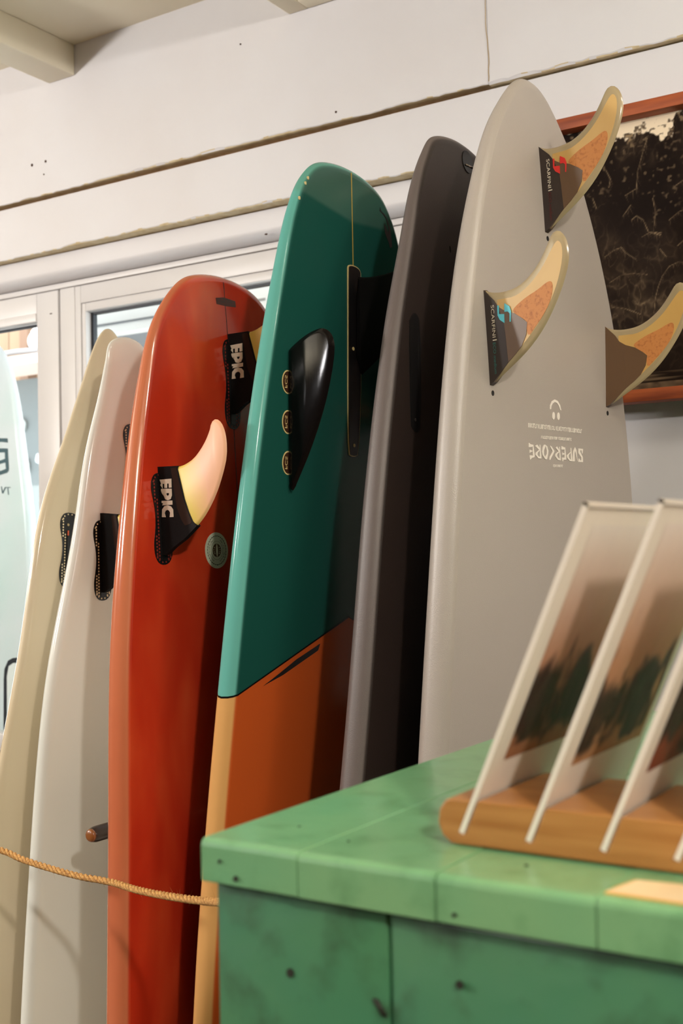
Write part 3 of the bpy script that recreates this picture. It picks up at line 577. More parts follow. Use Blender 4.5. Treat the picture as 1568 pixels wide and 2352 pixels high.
# --- orange board
Ob = SB['orange']; FO = D['fin_o']
M['fin_yel'] = mat('yellow_pink_fin', srgb(220, 192, 84), .45)
N_, L_ = M['fin_yel'].node_tree.nodes, M['fin_yel'].node_tree.links
at_ = N_.new('ShaderNodeAttribute'); at_.attribute_name = 'ab'; sp_ = N_.new('ShaderNodeSeparateXYZ'); L_.new(at_.outputs['Vector'], sp_.inputs[0])
nn_ = N_.new('ShaderNodeTexNoise'); nn_.inputs['Scale'].default_value = 60; L_.new(at_.outputs['Vector'], nn_.inputs['Vector'])
ad_ = N_.new('ShaderNodeMath'); ad_.operation = 'MULTIPLY_ADD'; L_.new(nn_.outputs[0], ad_.inputs[0]); ad_.inputs[1].default_value = .012; L_.new(sp_.outputs[0], ad_.inputs[2])
rp_ = N_.new('ShaderNodeValToRGB'); e = rp_.color_ramp.elements; mr_ = N_.new('ShaderNodeMapRange'); mr_.inputs[1].default_value = .048; mr_.inputs[2].default_value = .085
L_.new(ad_.outputs[0], mr_.inputs[0]); L_.new(mr_.outputs[0], rp_.inputs[0]); e[0].color = srgb(222, 194, 92); e[1].color = srgb(232, 176, 140)
L_.new(rp_.outputs[0], N_['Principled BSDF'].inputs['Base Color'])
M['sleeve'] = mat('black_neoprene', srgb(16, 13, 13), .75, bump=.3, bscale=900, spec=.2); M['band'] = mat('brown_mesh_band', srgb(46, 28, 20), .8, spec=.2)
M['epic'] = mat('cream_ink', srgb(224, 206, 184), .7)
M['plug'] = mat('plug_black', srgb(16, 14, 14), .4)

def ab_attr(o, out, f, reorder=None):
    """store the blade coordinate b - slope*a used by the colour gradient"""
    o0 = np.array(f(0, 0, 0)); ax = np.array(f(1, 0, 0))-o0; bx_ = np.array(f(0, 1, 0))-o0
    me = o.data; at = me.attributes.new('ab', 'FLOAT_VECTOR', 'POINT'); dat = []
    for v in me.vertices:
        q = np.array(v.co)-o0; a, b = q@ax, q@bx_; dat += [b-.25*a-.0, a, 0]
    at.data.foreach_set('vector', dat)

def epic_fin(board, base, parent, label):
    f = fin_frame(board, *base)
    fin = fin_blade('fin', FO['out'], f, M['fin_yel'], parent); fin['label'] = label; ab_attr(fin, None, f)
    poly_faces([offset_poly(FO['sleeve'], .0013)], f, (-.0036, .0036), 'fin_sleeve', M['sleeve'], fin)
    poly_faces([FO['band']], f, (-.0039, .0039), 'mesh_band', M['band'], fin)
    poly_faces([FO[k] for k in 'EPIC'], f, (-.0043, -.0038), 'lettering', M['epic'], fin)
    return fin

BONE = [(-.006, 0), (-.004, .011), (.003, .0165), (.012, .0185), (.022, .0178), (.034, .0148), (.048, .0128), (.062, .0128), (.076, .0148), (.088, .0175), (.100, .0175), (.110, .0150), (.117, .009), (.119, 0)]
def plug(board, s0, t0, s1, t1, parent, hole_mat, dots=True):
    """bone-shaped honeycomb fin plug moulded into the board"""
    ds, dt = s1-s0, t1-t0; L0 = math.hypot(ds, dt); u = np.array([ds, dt])/L0; v = np.array([-u[1], u[0]]); k = L0/.112
    full = BONE+[(a, -b) for a, b in BONE[-2:0:-1]]
    mp = lambda a, b: tuple(np.array([s0, t0])+u*a*k+v*b)
    pl = decal(board, [[mp(a, b) for a, b in chaikin(full, 1)]], 'fin_plug', M['plug'], parent, (.0001, .0007))
    polys = []
    for row in (-3, -2, 2, 3):
        for i in range(26):
            a = -.002+i*.0047+(.0023 if row % 2 else 0); wd = np.interp(a, [p[0] for p in BONE], [p[1] for p in BONE])
            b = row*.0042
            if abs(b) > wd-.0022 or a < 0 or a > .114: continue
            if a < .03 and abs(row) == 2: continue
            polys.append([mp(a+.0016*math.cos(x), b+.0014*math.sin(x)) for x in np.linspace(0, 6.28, 9)[:-1]])
    for x in np.linspace(.3, math.pi-.3, 6):
        polys.append([mp(.0105-.0135*math.sin(x)+.0013*math.cos(y), .0148*math.cos(x)+.0013*math.sin(y)) for y in np.linspace(0, 6.28, 9)[:-1]])
        polys.append([mp(.103+.0125*math.sin(x)+.0013*math.cos(y), .0130*math.cos(x)+.0013*math.sin(y)) for y in np.linspace(0, 6.28, 9)[:-1]])
    hc = decal(board, polys, 'honeycomb_hole', hole_mat, pl, (.0007, .0009)); hc['kind'] = 'stuff'
    slot = decal(board, [[mp(a, b) for a, b in ((.032, -.0045), (.112, -.0045), (.112, .0045), (.032, .0045))]], 'fin_slot', M['black'], pl, (.0006, .0011))
    return pl, mp
hole_o = mat('orange_foam', srgb(120, 30, 18), .6); hole_c = mat('cream_foam', srgb(226, 206, 164), .6)
for i, b in enumerate(D['ofins']):
    plug('orange', b[0]+.012, b[1], b[2]+.006, b[3], Ob, hole_o)
    epic_fin('orange', b, Ob, ['centre fin on the stringer', 'near side fin'][i])
bfar = list(D['ofins'][1]); bfar[1] = -bfar[1]; bfar[3] = -bfar[3]; bfar[4] = .1
plug('orange', bfar[0]+.012, bfar[1], bfar[2]+.006, bfar[3], Ob, hole_o); epic_fin('orange', bfar, Ob, 'far side fin')
st_o = [(.004, -.0006), (.004, .0006)] + [(s_, .0006) for s_ in (.3, 1.4)] + [(s_, -.0006) for s_ in (1.4, .3)]
decal('orange', [[(.008+.1*i, -.0008), (.008+.1*i, .0008), (.108+.1*i, .0008), (.108+.1*i, -.0008)] for i in range(14)], 'stringer', mat('stringer_dark', srgb(70, 20, 14), .4), Ob, (.0, .00025))
decal('orange', [D['opatch']], 'leash_patch', mat('leash_patch', srgb(88, 34, 24), .6, noise=(500, srgb(60, 40, 36), .4, .6)), Ob, (0, .0004))
c0 = D['osticker'][0]; R0 = .0245
ring = lambda r0, r1, n=48, ph=0: [[(c0[0]+r*math.cos(x), c0[1]+r*math.sin(x)) for x, r in ((2*math.pi*i/n+ph, r0), (2*math.pi*(i+1)/n+ph, r0), (2*math.pi*(i+1)/n+ph, r1), (2*math.pi*i/n+ph, r1))] for i in range(n)]
stk = decal('orange', [[(c0[0]+R0*math.cos(x), c0[1]+R0*math.sin(x)) for x in np.linspace(0, 2*math.pi, 49)[:-1]]], 'round_sticker', mat('sage_sticker', srgb(212, 214, 188), .5), Ob, (.0001, .0006))
M['olive'] = mat('olive_ink', srgb(62, 64, 44), .6); M['brownink'] = mat('brown_ink', srgb(84, 56, 30), .6)
decal('orange', ring(.0192, .0197)+ring(.0124, .0127), 'sticker_ring', M['olive'], stk, (.0006, .0008))
decal('orange', [[(c0[0]+r*math.cos(x), c0[1]+r*math.sin(x)) for x, r in ((y, .0196), (y+.06, .0207), (y+.12, .0196))] for y in np.arange(0, 6.28, .2)], 'sticker_ring', M['olive'], stk, (.0006, .0008))
ov = decal('orange', [[(c0[0]+.0090*math.cos(x), c0[1]+.0090*math.sin(x)) for x in np.linspace(0, 6.28, 33)[:-1]]], 'sticker_emblem', M['brownink'], stk, (.0006, .0008))
decal('orange', [[(c0[0]+.0086*math.cos(x), c0[1]+.0022*math.sin(x)) for x in np.linspace(0, 6.28, 25)[:-1]]]+[[(c0[0]+.0065*math.cos(y)+.0009*math.cos(x), c0[1]+.0065*math.sin(y)+.0009*math.sin(x)) for x in np.linspace(0, 6.28, 9)[:-1]] for y in (.85, 1.25, 1.7, 2.2, -.85, -1.25, -1.7, -2.2)], 'sticker_emblem', mat('sage_light', srgb(225, 222, 196), .5), stk, (.0008, .0010))
rng = random.Random(4); pl_ = []
for y in list(np.arange(-2.6, -.5, .11))+list(np.arange(.4, 2.7, .11)):
    r0 = .0148+rng.uniform(-.0004, .0004); r1 = r0+rng.uniform(.0014, .0026)
    pl_.append([(c0[0]+r*math.cos(x), c0[1]+r*math.sin(x)) for x, r in ((y, r0), (y+.035, r0), (y+.035+rng.uniform(-.03, .03), r1), (y, r1))])
decal('orange', pl_, 'sticker_lettering', M['olive'], stk, (.0006, .0008))

# --- cream boards
W2, W1 = SB['white2'], SB['white1']
wf_ = D['wfin']; plug('white2', wf_[0]+.014, wf_[1], wf_[2]+.006, wf_[3], W2, hole_c)
f = fin_frame('white2', *wf_, -.1)
fin = fin_blade('fin', FO['out'], f, M['fin_yel'], W2); fin['label'] = 'near side fin with black base'; ab_attr(fin, None, f)
poly_faces([offset_poly(FO['sleeve'], .0013)], f, (-.0036, .0036), 'fin_sleeve', M['sleeve'], fin); poly_faces([FO['band']], f, (-.0039, .0039), 'mesh_band', M['band'], fin)
plug('white2', .133, .0005, .227, .0005, W2, hole_c); plug('white2', wf_[0]+.014, -wf_[1], wf_[2]+.006, -wf_[3], W2, hole_c)
pl1, mp1 = plug('white1', .303, -.0955, .406, -.1005, W1, hole_c)
plug('white1', .303, .0955, .406, .1005, W1, hole_c); plug('white1', .14, 0, .235, 0, W1, hole_c)
decal('white1', [[mp1(.0145+.0022*math.cos(x), -.0035+.0022*math.sin(x)) for x in np.linspace(0, 6.28, 13)[:-1]]], 'plug_screw', mat('brass', srgb(210, 190, 150), .3, metal=.8), pl1, (.0007, .0014))
decal('white1', [[mp1(a, b) for a, b in ((.024, -.0045), (.032, -.0045), (.032, -.0018), (.024, -.0018))]], 'plug_mark', mat('orange_mark', srgb(226, 96, 50), .5), pl1, (.0007, .0014))

# --- teal board
Tb = SB['teal']
M['gold'] = mat('cream_gold_pinline', srgb(214, 190, 130), .4); M['gold2'] = mat('gold_stringer', srgb(178, 150, 60), .4)
decal('teal', [[(.006, -.0011), (.006, .0011), (.139, .0011), (.139, -.0011)]], 'stringer', M['gold2'], Tb, (0, .0003))
cbox = chaikin([(.1375, -.0125), (.1375, .0125), (.147, .0185), (.396, .0145), (.400, 0), (.397, -.0145), (.145, -.0145)], 2)
cb = decal('teal', [offset_poly(cbox, .0016)], 'fin_box_edge', M['gold'], Tb, (0, .0016)); decal('teal', [cbox], 'fin_box', M['black'], cb, (.0012, .0022))
decal('teal', [[(.385+.0025*math.cos(x), .0+.0025*math.sin(x)) for x in np.linspace(0, 6.28, 11)[:-1]]], 'screw', M['gold'], cb, (.0018, .0027))
decal('teal', [[(.252+.0025*math.cos(x), -.004+.0025*math.sin(x)) for x in np.linspace(0, 6.28, 11)[:-1]]], 'screw', M['gold'], cb, (.0018, .0027))
f = fin_frame('teal', .150, .006, .300, .006, 0)
cfo = [(0, 0), (.004, .02), (.003, .05), (-.006, .09), (-.022, .125), (-.03, .14), (-.022, .15), (.0, .146), (.04, .12), (.085, .075), (.12, .035), (.145, 0)]
fc = fin_blade('fin', cfo, f, mat('black_matte_fin', srgb(12, 10, 10), .5, spec=.15), Tb, th=.004, inset=.005); fc['label'] = 'large black centre fin in the long fin box'
tf = D['tfin']
for sg in (1, -1):
    b = tf['base']; f = fin_frame('teal', b[0], b[1]*sg, b[2], b[3]*sg, -.1*sg)
    sf = fin_blade('fin', [(a, max(c, -.0002)) for a, c in tf['out']], f, M['blackgloss'], Tb, th=.0040, inset=.007, smooth_it=1); sf['label'] = 'glossy black side fin'
    for q in D['tplugs']:
        sc_ = (q[0][0]+q[2][0])/2; tcn = (q[0][1]+q[2][1])/2*sg
        el = lambda r1, r2: [(sc_+r1*math.cos(x), tcn+r2*math.sin(x)) for x in np.linspace(0, 6.28, 33)[:-1]]
        e1 = decal('teal', [el(.0152, .0125)], 'fin_plug', M['gold'], Tb, (0, .0005)); decal('teal', [el(.0135, .0108)], 'plug_disc', mat('plug_brown', srgb(60, 34, 22), .4), e1, (.0005, .0008))
        Bb = BD['teal']
        text_obj('FCS', .016, .0052, lambda x, y, h: Bb.P(sc_+.008-x, tcn-.0072*sg+(y if sg > 0 else -y), h), .0010, 'plug_lettering', M['gold'], e1)
decal('teal', [D['tdagger']], 'pinline_flash', M['black'], Tb, (0, .0003)); decal('teal', [[(a, -b) for a, b in D['tdagger']]], 'pinline_flash', M['black'], Tb, (0, .0003))
decal('teal', [D['tscrib']], 'brush_signature', M['black'], Tb, (0, .0003))
for a, b in D['tdings']:
    B_ = BD['teal']; r = .0024
    decal('teal', [[(a+r*math.cos(x), b+.010+r*.5*math.sin(x)) for x in np.linspace(0, 6.28, 8)[:-1]]], 'paint_chip', M['gold'], Tb, (-.002, .0004))

# --- charcoal board
Db = SB['dark']
decal('dark', [chaikin([(.267, -.134), (.265, -.127), (.276, -.1185), (.410, -.1265), (.418, -.133), (.416, -.141), (.408, -.148), (.28, -.1435)], 1)], 'fin_box', M['black'], Db, (0, .0008))
decal('dark', [[(a, -b) for a, b in chaikin([(.267, -.134), (.265, -.127), (.276, -.1185), (.410, -.1265), (.418, -.133), (.416, -.141), (.408, -.148), (.28, -.1435)], 1)]], 'fin_box', M['black'], Db, (0, .0008))
a, b = D['dscrew'][0]; decal('dark', [[(a+.0022*math.cos(x), b+.0015*math.sin(x)) for x in np.linspace(0, 6.28, 9)[:-1]]], 'screw', mat('steel', srgb(190, 180, 175), .3, metal=1), Db, (.0006, .0014))
(a0, b0), (a1, b1) = D['dplug']; lp = decal('dark', [[(a0+.004+.016*math.cos(x), b0+.006+.012*math.sin(x)) for x in np.linspace(0, 6.28, 21)[:-1]]], 'leash_plug', M['blackgloss'], Db, (0, .001))
B_ = BD['dark']; tube('leash_pin', [B_.P(a1, b1-.008, .0015), B_.P(a1, b1+.012, .0015)], .0012, mat('pin_steel', srgb(200, 190, 180), .25, metal=1), lp)

# ------------------------------------------------------------------ white board outside the left pane
ow = [.06, .115, .152, .180, .205, .236, .250, .262, .20]
ob = Board([-2.465, 2.04, 0, 0, 0, .02, 1.82]+ow, nose=1.0, L=1.8, frame=((0, 0, -1), (1, 0, 0), (0, -1, 0)))
BD['out'] = ob
M['outb'] = st_mat('pale_blue_white_skin', lambda s, t, n, mt, no, ra, mx, st: ra(no(2.5, 4), [(.4, srgb(236, 238, 242)), (.62, srgb(214, 232, 230))]), rough=.3)
OB = make_board(ob, 'surfboard', M['outb'], th=(.01, .03), T=.055, hard=False); tag(OB, 'pale blue-white surfboard outside, seen through the left pane', 'surfboard')
M['slate'] = mat('slate_ink', srgb(66, 92, 100), .6)
EXT = dict(bar=[[-2.376, 1.545], [-2.319, 1.541], [-2.317, 1.53], [-2.339, 1.533], [-2.377, 1.535]], r=[[-2.328, 1.516], [-2.317, 1.515], [-2.312, 1.464], [-2.313, 1.458], [-2.32, 1.454], [-2.323, 1.464], [-2.327, 1.493]], t=[[-2.377, 1.519], [-2.328, 1.516], [-2.326, 1.505], [-2.333, 1.506], [-2.377, 1.507]], mid=[[-2.377, 1.482], [-2.339, 1.487], [-2.326, 1.49], [-2.325, 1.48], [-2.34, 1.478], [-2.378, 1.471]], b=[[-2.378, 1.456], [-2.34, 1.46], [-2.323, 1.464], [-2.317, 1.454], [-2.34, 1.45], [-2.378, 1.444]])
TX = [[[-2.326, 1.418], [-2.306, 1.417], [-2.306, 1.415], [-2.326, 1.416]], [[-2.317, 1.415], [-2.314, 1.415], [-2.311, 1.398], [-2.314, 1.398]], [[-2.341, 1.42], [-2.338, 1.42], [-2.332, 1.402], [-2.336, 1.402]], [[-2.332, 1.402], [-2.336, 1.403], [-2.326, 1.418], [-2.322, 1.417]]]
cv = lambda P: [(1.82-z, (x*2.04/2.05)+2.465) for x, z in P]
decal('out', [cv(P) for P in EXT.values()], 'emblem', M['slate'], OB, (0, .0008)); decal('out', [cv(P) for P in TX], 'lettering', M['slate'], OB, (0, .0008))

# ------------------------------------------------------------------ rack pegs and rope
M['peg'] = mat('dark_stained_dowel', srgb(34, 16, 10), .3, coat=.4)
M['peg_end'] = mat('amber_dowel_end', srgb(132, 78, 34), .35, coat=.3)
rk = empty('board_rack', (0, 0, 0)); tag(rk, 'dark wooden dowel rack holding the surfboards upright', 'rack')
box('rack_rail', -1.75, -.45, 1.80, 1.865, .84, .93, M['peg'], rk, bevel=.004)
for x in (-1.70, -.52): box('rack_post', x-.03, x+.03, 1.80, 1.865, 0, .84, M['peg'], rk, bevel=.003)
for x in (-1.42, -1.109, -.966, -.838, -.693):
    y = 1.112 if x < -1 else 1.215
    xb = x+.075 if x > -.7 else x
    pg = tube('peg', [(xb, 1.81, .885), (x, y+.011, .884), (x, y+.004, .884), (x, y, .884)], [.0105, .0105, .0088, .005], M['peg'], rk, 14)
    tube('peg_tip', [(x, y+.0035, .884), (x, y+.001, .884), (x, y-.0005, .884), (x, y-.0008, .884)], [.0088, .0078, .006, .002], M['peg_end'], pg, 14)

M['rope'] = mat('sisal_rope', srgb(210, 164, 96), .8, noise=(400, srgb(150, 96, 44), .35, .7))
ctrl = [(-1.75, 1.00, .93), (-1.30, 1.02, .882), (-1.19, 1.03, .876), (-1.13, 1.025, .8698), (-1.04, 1.015, .8670), (-.97, 1.005, .8705), (-.90, .975, .8785), (-.82, .94, .8915), (-.738, .90, .9090), (-.60, .80, .953), (-.432, .70, 1.0)]
def catmull(P, n):
    P = [Vector(p) for p in P]; out = []
    for i in range(len(P)-1):
        a, b, c, d_ = P[max(i-1, 0)], P[i], P[i+1], P[min(i+2, len(P)-1)]
        for k in range(n):
            t = k/n; out.append(.5*((2*b)+(c-a)*t+(2*a-5*b+4*c-d_)*t*t+(3*b-a-3*c+d_)*t**3))
    return out+[P[-1]]
path = catmull(ctrl, 60)
rope = empty('rope', (0, 0, 0)); tag(rope, 'twisted tan sisal rope stretched across the front of the surfboards', 'rope')
acc = 0; prv = path[0]; strands = [[], [], []]; rng = random.Random(5)
for i, p in enumerate(path):
    acc += (p-prv).length; prv = p
    t = (path[min(i+1, len(path)-1)]-path[max(i-1, 0)]).normalized(); u = t.cross(Vector((0, 0, 1))).normalized(); w = t.cross(u)
    for k in range(3):
        a = acc/.026*2*math.pi+k*2.094; strands[k].append(p+(u*math.cos(a)+w*math.sin(a))*.0021)
for k in range(3): tube('strand', strands[k], .0022, M['rope'], rope, 6)
V, F = [], []
for i in range(110):
    p = path[rng.randrange(60, len(path)-1)]; dr = Vector((rng.uniform(-1, 1), rng.uniform(-.6, .3), rng.uniform(-1, 1))).normalized(); l = rng.uniform(.004, .016); b = len(V)
    s_ = Vector((.00018, 0, .00018)); V += [p-s_, p+s_, p+dr*l+Vector((0, 0, rng.uniform(-.004, .004)))]; F.append((b, b+1, b+2))
fb = mesh_obj('loose_fibre', V, F, M['rope'], rope); fb['kind'] = 'stuff'

# ------------------------------------------------------------------ framed photograph
XL, XR, ZB, ZT = -0.80, -.10, 1.468, 1.940
pf = empty('framed_photograph', (XL, 1.80, ZB)); tag(pf, 'dark sepia photograph of palm trees in a wooden frame on the wall', 'picture')
M['frame'] = mat('red_brown_frame_wood', srgb(170, 84, 38), .6, noise=(12, srgb(122, 52, 24), .35, .7, 4, (.6, 1, 6)))
W_, H_ = XR-XL, ZT-ZB; fr = .0195
def frail(name, x0, x1, z0, z1): return box(name, x0, x1, 0, .032, z0, z1, M['frame'], pf, bevel=.0007)
frail('frame_rail', 0, W_, H_-fr, H_); frail('frame_rail', 0, W_, 0, fr); frail('frame_stile', 0, fr, fr, H_-fr); frail('frame_stile', W_-fr, W_, fr, H_-fr)
nx, nz = 420, 270
gx, gz = np.meshgrid(np.linspace(fr, W_-fr, nx), np.linspace(fr, H_-fr, nz)); X = gx+XL; Z = gz+ZB
rs = np.random.RandomState(7)
def vnoise(X, Z, f, seed, oct=4):
    r = np.random.RandomState(seed); out = np.zeros_like(X); amp = 1; tot = 0
    for o_ in range(oct):
        g_ = r.rand(64, 64); x = X*f*2**o_; z = Z*f*2**o_; xi, zi = np.floor(x).astype(int), np.floor(z).astype(int); a, b = x-xi, z-zi; a = a*a*(3-2*a); b = b*b*(3-2*b)
        G_ = lambda i, j: g_[i % 64, j % 64]
        out += amp*((G_(xi, zi)*(1-a)+G_(xi+1, zi)*a)*(1-b)+(G_(xi, zi+1)*(1-a)+G_(xi+1, zi+1)*a)*b); tot += amp; amp *= .55
    return out/tot
n1 = vnoise(X, Z, 14, 1, 5); n2 = vnoise(X, Z, 70, 2, 3); n3 = vnoise(X*1.0, Z, 150, 3, 2)
wx = X+.02*(vnoise(X, Z, 22, 31, 3)-.5); wz = Z+.02*(vnoise(X, Z, 22, 32, 3)-.5)
rid = 1-np.abs(2*vnoise(wx, wz, 34, 33, 3)-1); rid2 = 1-np.abs(2*vnoise(wx*1.6, wz*.8, 60, 34, 2)-1)
cl = np.clip((vnoise(X, Z, 10, 35, 3)-.38)*2.6, 0, 1)
val = .05+cl*(.16*np.clip(n2, 0, 1)+.22*np.clip((rid-.86)*7, 0, 1)*np.clip(n1*2-.5, 0, 1)+.16*np.clip((rid2-.88)*8, 0, 1))
lo = vnoise(X, Z, 9, 5, 2); val *= .5+lo
skx = [-1.1, -.95, -.85, -.7261, -.7133, -.6875, -.6576, -.626, -.6037, -.5991, -.5791, -.5554, -.5401, -.5441+.004, -.5352, -.5213, -.48, -.40, -.3, -.1]
skz = [1.93, 1.9, 1.95, 1.93, 1.9214, 1.916, 1.9031, 1.891, 1.8876, 1.8932, 1.8956, 1.8841, 1.8896, 1.9012, 1.909, 1.9114, 1.93, 1.9, 1.89, 1.92]
sline = np.interp(X, skx, skz)+(n2-.5)*.03+(n3-.5)*.012
sky = np.clip((Z-sline)/.004, 0, 1)*(1-.8*np.clip((n3-.62)*9, 0, 1)*(Z < sline+.02))
edge = np.clip(1-(sline-Z)/.05, 0, 1)*(Z < sline)
val = np.maximum(val, edge*np.clip((n3-.54)*7, 0, 1)*.6*np.clip((n2-.4)*5, 0, 1))
val = np.maximum(val, .30*np.clip((n3-.66)*6, 0, 1)*np.clip((n1-.4)*6, 0, 1)*(.4+.6*(Z > 1.75)))
def dist_seg(ax, az, bx_, bz_):
    dx, dz = bx_-ax, bz_-az; t = np.clip(((X-ax)*dx+(Z-az)*dz)/(dx*dx+dz*dz+1e-12), 0, 1); return np.hypot(X-ax-t*dx, Z-az-t*dz), t
STR = json.loads('''[[[-0.6492,1.6664],[-0.632,1.675],[-0.6118,1.6765],[-0.5876,1.6709]],[[-0.5783,1.609],[-0.5755,1.6324],[-0.5707,1.649],[-0.5637,1.6653],[-0.5525,1.6787],[-0.5395,1.6833],[-0.5278,1.6826]],[[-0.6105,1.7616],[-0.6026,1.7669],[-0.5917,1.7585],[-0.5835,1.7375],[-0.564,1.7301]],[[-0.6561,1.7094],[-0.6399,1.718],[-0.6285,1.7206],[-0.622,1.7109],[-0.6045,1.6973]],[[-0.6249,1.7696],[-0.611,1.7858]],[[-0.6014,1.8082],[-0.5984,1.8383],[-0.5863,1.8752],[-0.5815,1.8874]],[[-0.6195,1.8027],[-0.6014,1.8104]],[[-0.5505,1.7515],[-0.5351,1.7618],[-0.5255,1.7644]],[[-0.5426,1.8018],[-0.5241,1.8113]],[[-0.6447,1.6261],[-0.6245,1.6213],[-0.6003,1.6096]],[[-0.5947,1.7317],[-0.5813,1.7372],[-0.5629,1.7331]],[[-0.65,1.8481],[-0.6435,1.8336],[-0.6461,1.8208]],[[-0.5754,1.7905],[-0.5717,1.7681],[-0.5745,1.7469]],[[-0.6741,1.808],[-0.6677,1.7891]],[[-0.5668,1.7089],[-0.5564,1.6944]],[[-0.5388,1.7089],[-0.5268,1.7177]]]''')
rg = random.Random(3)
extra = []
for i in range(26):
    x0, z0 = rg.choice((rg.uniform(-1.0, -.66), rg.uniform(-.52, -.12))), rg.uniform(1.55, 1.86); a = rg.uniform(.2, 2.9); l = rg.uniform(.04, .09); pts = []
    for k in range(5): pts.append([x0+l*k/4*math.cos(a), z0+l*k/4*math.sin(a)-.03*(k/4)**2])
    extra.append(pts)
for st_i, pts in enumerate(STR+extra):
    br = .42 if st_i < len(STR) else .15
    for (ax, az), (bx_, bz_) in zip(pts, pts[1:]):
        d, t = dist_seg(ax, az, bx_, bz_); val = np.maximum(val, br*np.exp(-(d/.0009)**2)*(.45+.9*n2))
        L0 = math.hypot(bx_-ax, bz_-az)
        for q in np.arange(0, 1, .0035/max(L0, .004)):
            px, pz = ax+(bx_-ax)*q, az+(bz_-az)*q; l = .014*rg.uniform(.4, 1.1)
            d, t = dist_seg(px, pz, px+rg.uniform(-.002, .006), pz-l); val = np.maximum(val, br*rg.uniform(.25, .8)*np.exp(-(d/.0008)**2)*(1-t*.6))
water = (Z < 1.515)
val = np.where(water, .06+.5*np.clip(vnoise(X*.25, Z*3.2, 60, 9, 3)-.45, 0, 1)*np.clip((1.527-Z)/.02, 0.1, 1.2)*2.0, val)
val = np.where(Z < 1.499, .34+.3*(vnoise(X, Z, 90, 12, 2)-.5), val)
val = np.clip(val, 0, 1)
dark_, lite = np.array([14, 7, 5])/255, np.array([226, 196, 152])/255
tone = dark_+(lite-dark_)*np.power(val, .95)[..., None]
tone = tone*(1-sky[..., None])+np.array([232, 214, 186])/255*sky[..., None]
lin = np.where(tone <= .04045, tone/12.92, ((tone+.055)/1.055)**2.4)
def grid_print(name, Vxyz, col, m, parent):
    h, w = col.shape[:2]; me = bpy.data.meshes.new(name)
    i = np.arange(h*w).reshape(h, w); F = np.stack([i[:-1, :-1], i[:-1, 1:], i[1:, 1:], i[1:, :-1]], -1).reshape(-1, 4)
    me.vertices.add(h*w); me.vertices.foreach_set('co', Vxyz.reshape(-1).astype(np.float32)); me.loops.add(F.size); me.loops.foreach_set('vertex_index', F.ravel().astype(np.int32))
    me.polygons.add(len(F)); me.polygons.foreach_set('loop_start', np.arange(0, F.size, 4, dtype=np.int32)); me.update(calc_edges=True)
    ca = me.color_attributes.new('print', 'FLOAT_COLOR', 'POINT'); ca.data.foreach_set('color', np.concatenate([col, np.ones((h, w, 1))], -1).ravel().astype(np.float32))
    me.materials.append(m); me.validate(); o = bpy.data.objects.new(name, me); COL.objects.link(o); o.parent = parent; return o
grid_print('photo_print', np.stack([gx, np.full_like(gx, .0245), gz], -1), lin, vcol_mat('sepia_print', .6, spec=.06), pf)
box('backing', fr*.5, W_-fr*.5, .025, .031, fr*.5, H_-fr*.5, M['black'], pf)

# ------------------------------------------------------------------ green counter
def paint_mat(name, c1, c2, c3, rough=.38):
    m = bpy.data.materials.new(name); m.use_nodes = True; N, L = m.node_tree.nodes, m.node_tree.links; p = N['Principled BSDF']
    tc = N.new('ShaderNodeTexCoord'); n1 = N.new('ShaderNodeTexNoise'); n1.inputs['Scale'].default_value = 9; n1.inputs['Detail'].default_value = 6
    n2 = N.new('ShaderNodeTexNoise'); n2.inputs['Scale'].default_value = 42; n2.inputs['Detail'].default_value = 5
    L.new(tc.outputs['Object'], n1.inputs['Vector']); L.new(tc.outputs['Object'], n2.inputs['Vector'])
    r1 = N.new('ShaderNodeValToRGB'); r1.color_ramp.elements[0].position = .35; r1.color_ramp.elements[1].position = .68; r1.color_ramp.elements[0].color = c1; r1.color_ramp.elements[1].color = c2
    r2 = N.new('ShaderNodeValToRGB'); r2.color_ramp.elements[0].position = .50; r2.color_ramp.elements[1].position = .80
    L.new(n1.outputs[0], r1.inputs[0]); L.new(n2.outputs[0], r2.inputs[0])
    mx = N.new('ShaderNodeMix'); mx.data_type = 'RGBA'; L.new(r2.outputs[0], mx.inputs[0]); L.new(r1.outputs[0], mx.inputs[6]); mx.inputs[7].default_value = c3
    L.new(mx.outputs[2], p.inputs['Base Color']); p.inputs['Roughness'].default_value = rough; p.inputs['Coat Weight'].default_value = .5; p.inputs['Coat Roughness'].default_value = .16
    b = N.new('ShaderNodeBump'); b.inputs['Strength'].default_value = .35; b.inputs['Distance'].default_value = .002; L.new(n2.outputs[0], b.inputs['Height']); L.new(b.outputs[0], p.inputs['Normal'])
    return m
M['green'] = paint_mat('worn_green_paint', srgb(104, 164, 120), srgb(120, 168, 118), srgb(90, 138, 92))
M['green_shaded'] = paint_mat('worn_green_paint_shaded', srgb(54, 114, 84), srgb(68, 120, 82), srgb(46, 80, 52))  # same worn green, darkened for the shade on front and sides
M['knot'] = mat('dark_nail', srgb(30, 32, 18), .7); M['seam'] = mat('dark_seam', srgb(24, 44, 22), .8)
gc = empty('shop_counter', (0, 0, 0)); tag(gc, 'worn green painted wooden counter in the foreground', 'counter')
XC, YF, ZTOP = -.426, .512, 1.090
xs = [XC, -.3602, -.2785, -.1965, -.115, -.03, .06, .16, .26, .36, .5]
rng = random.Random(6)
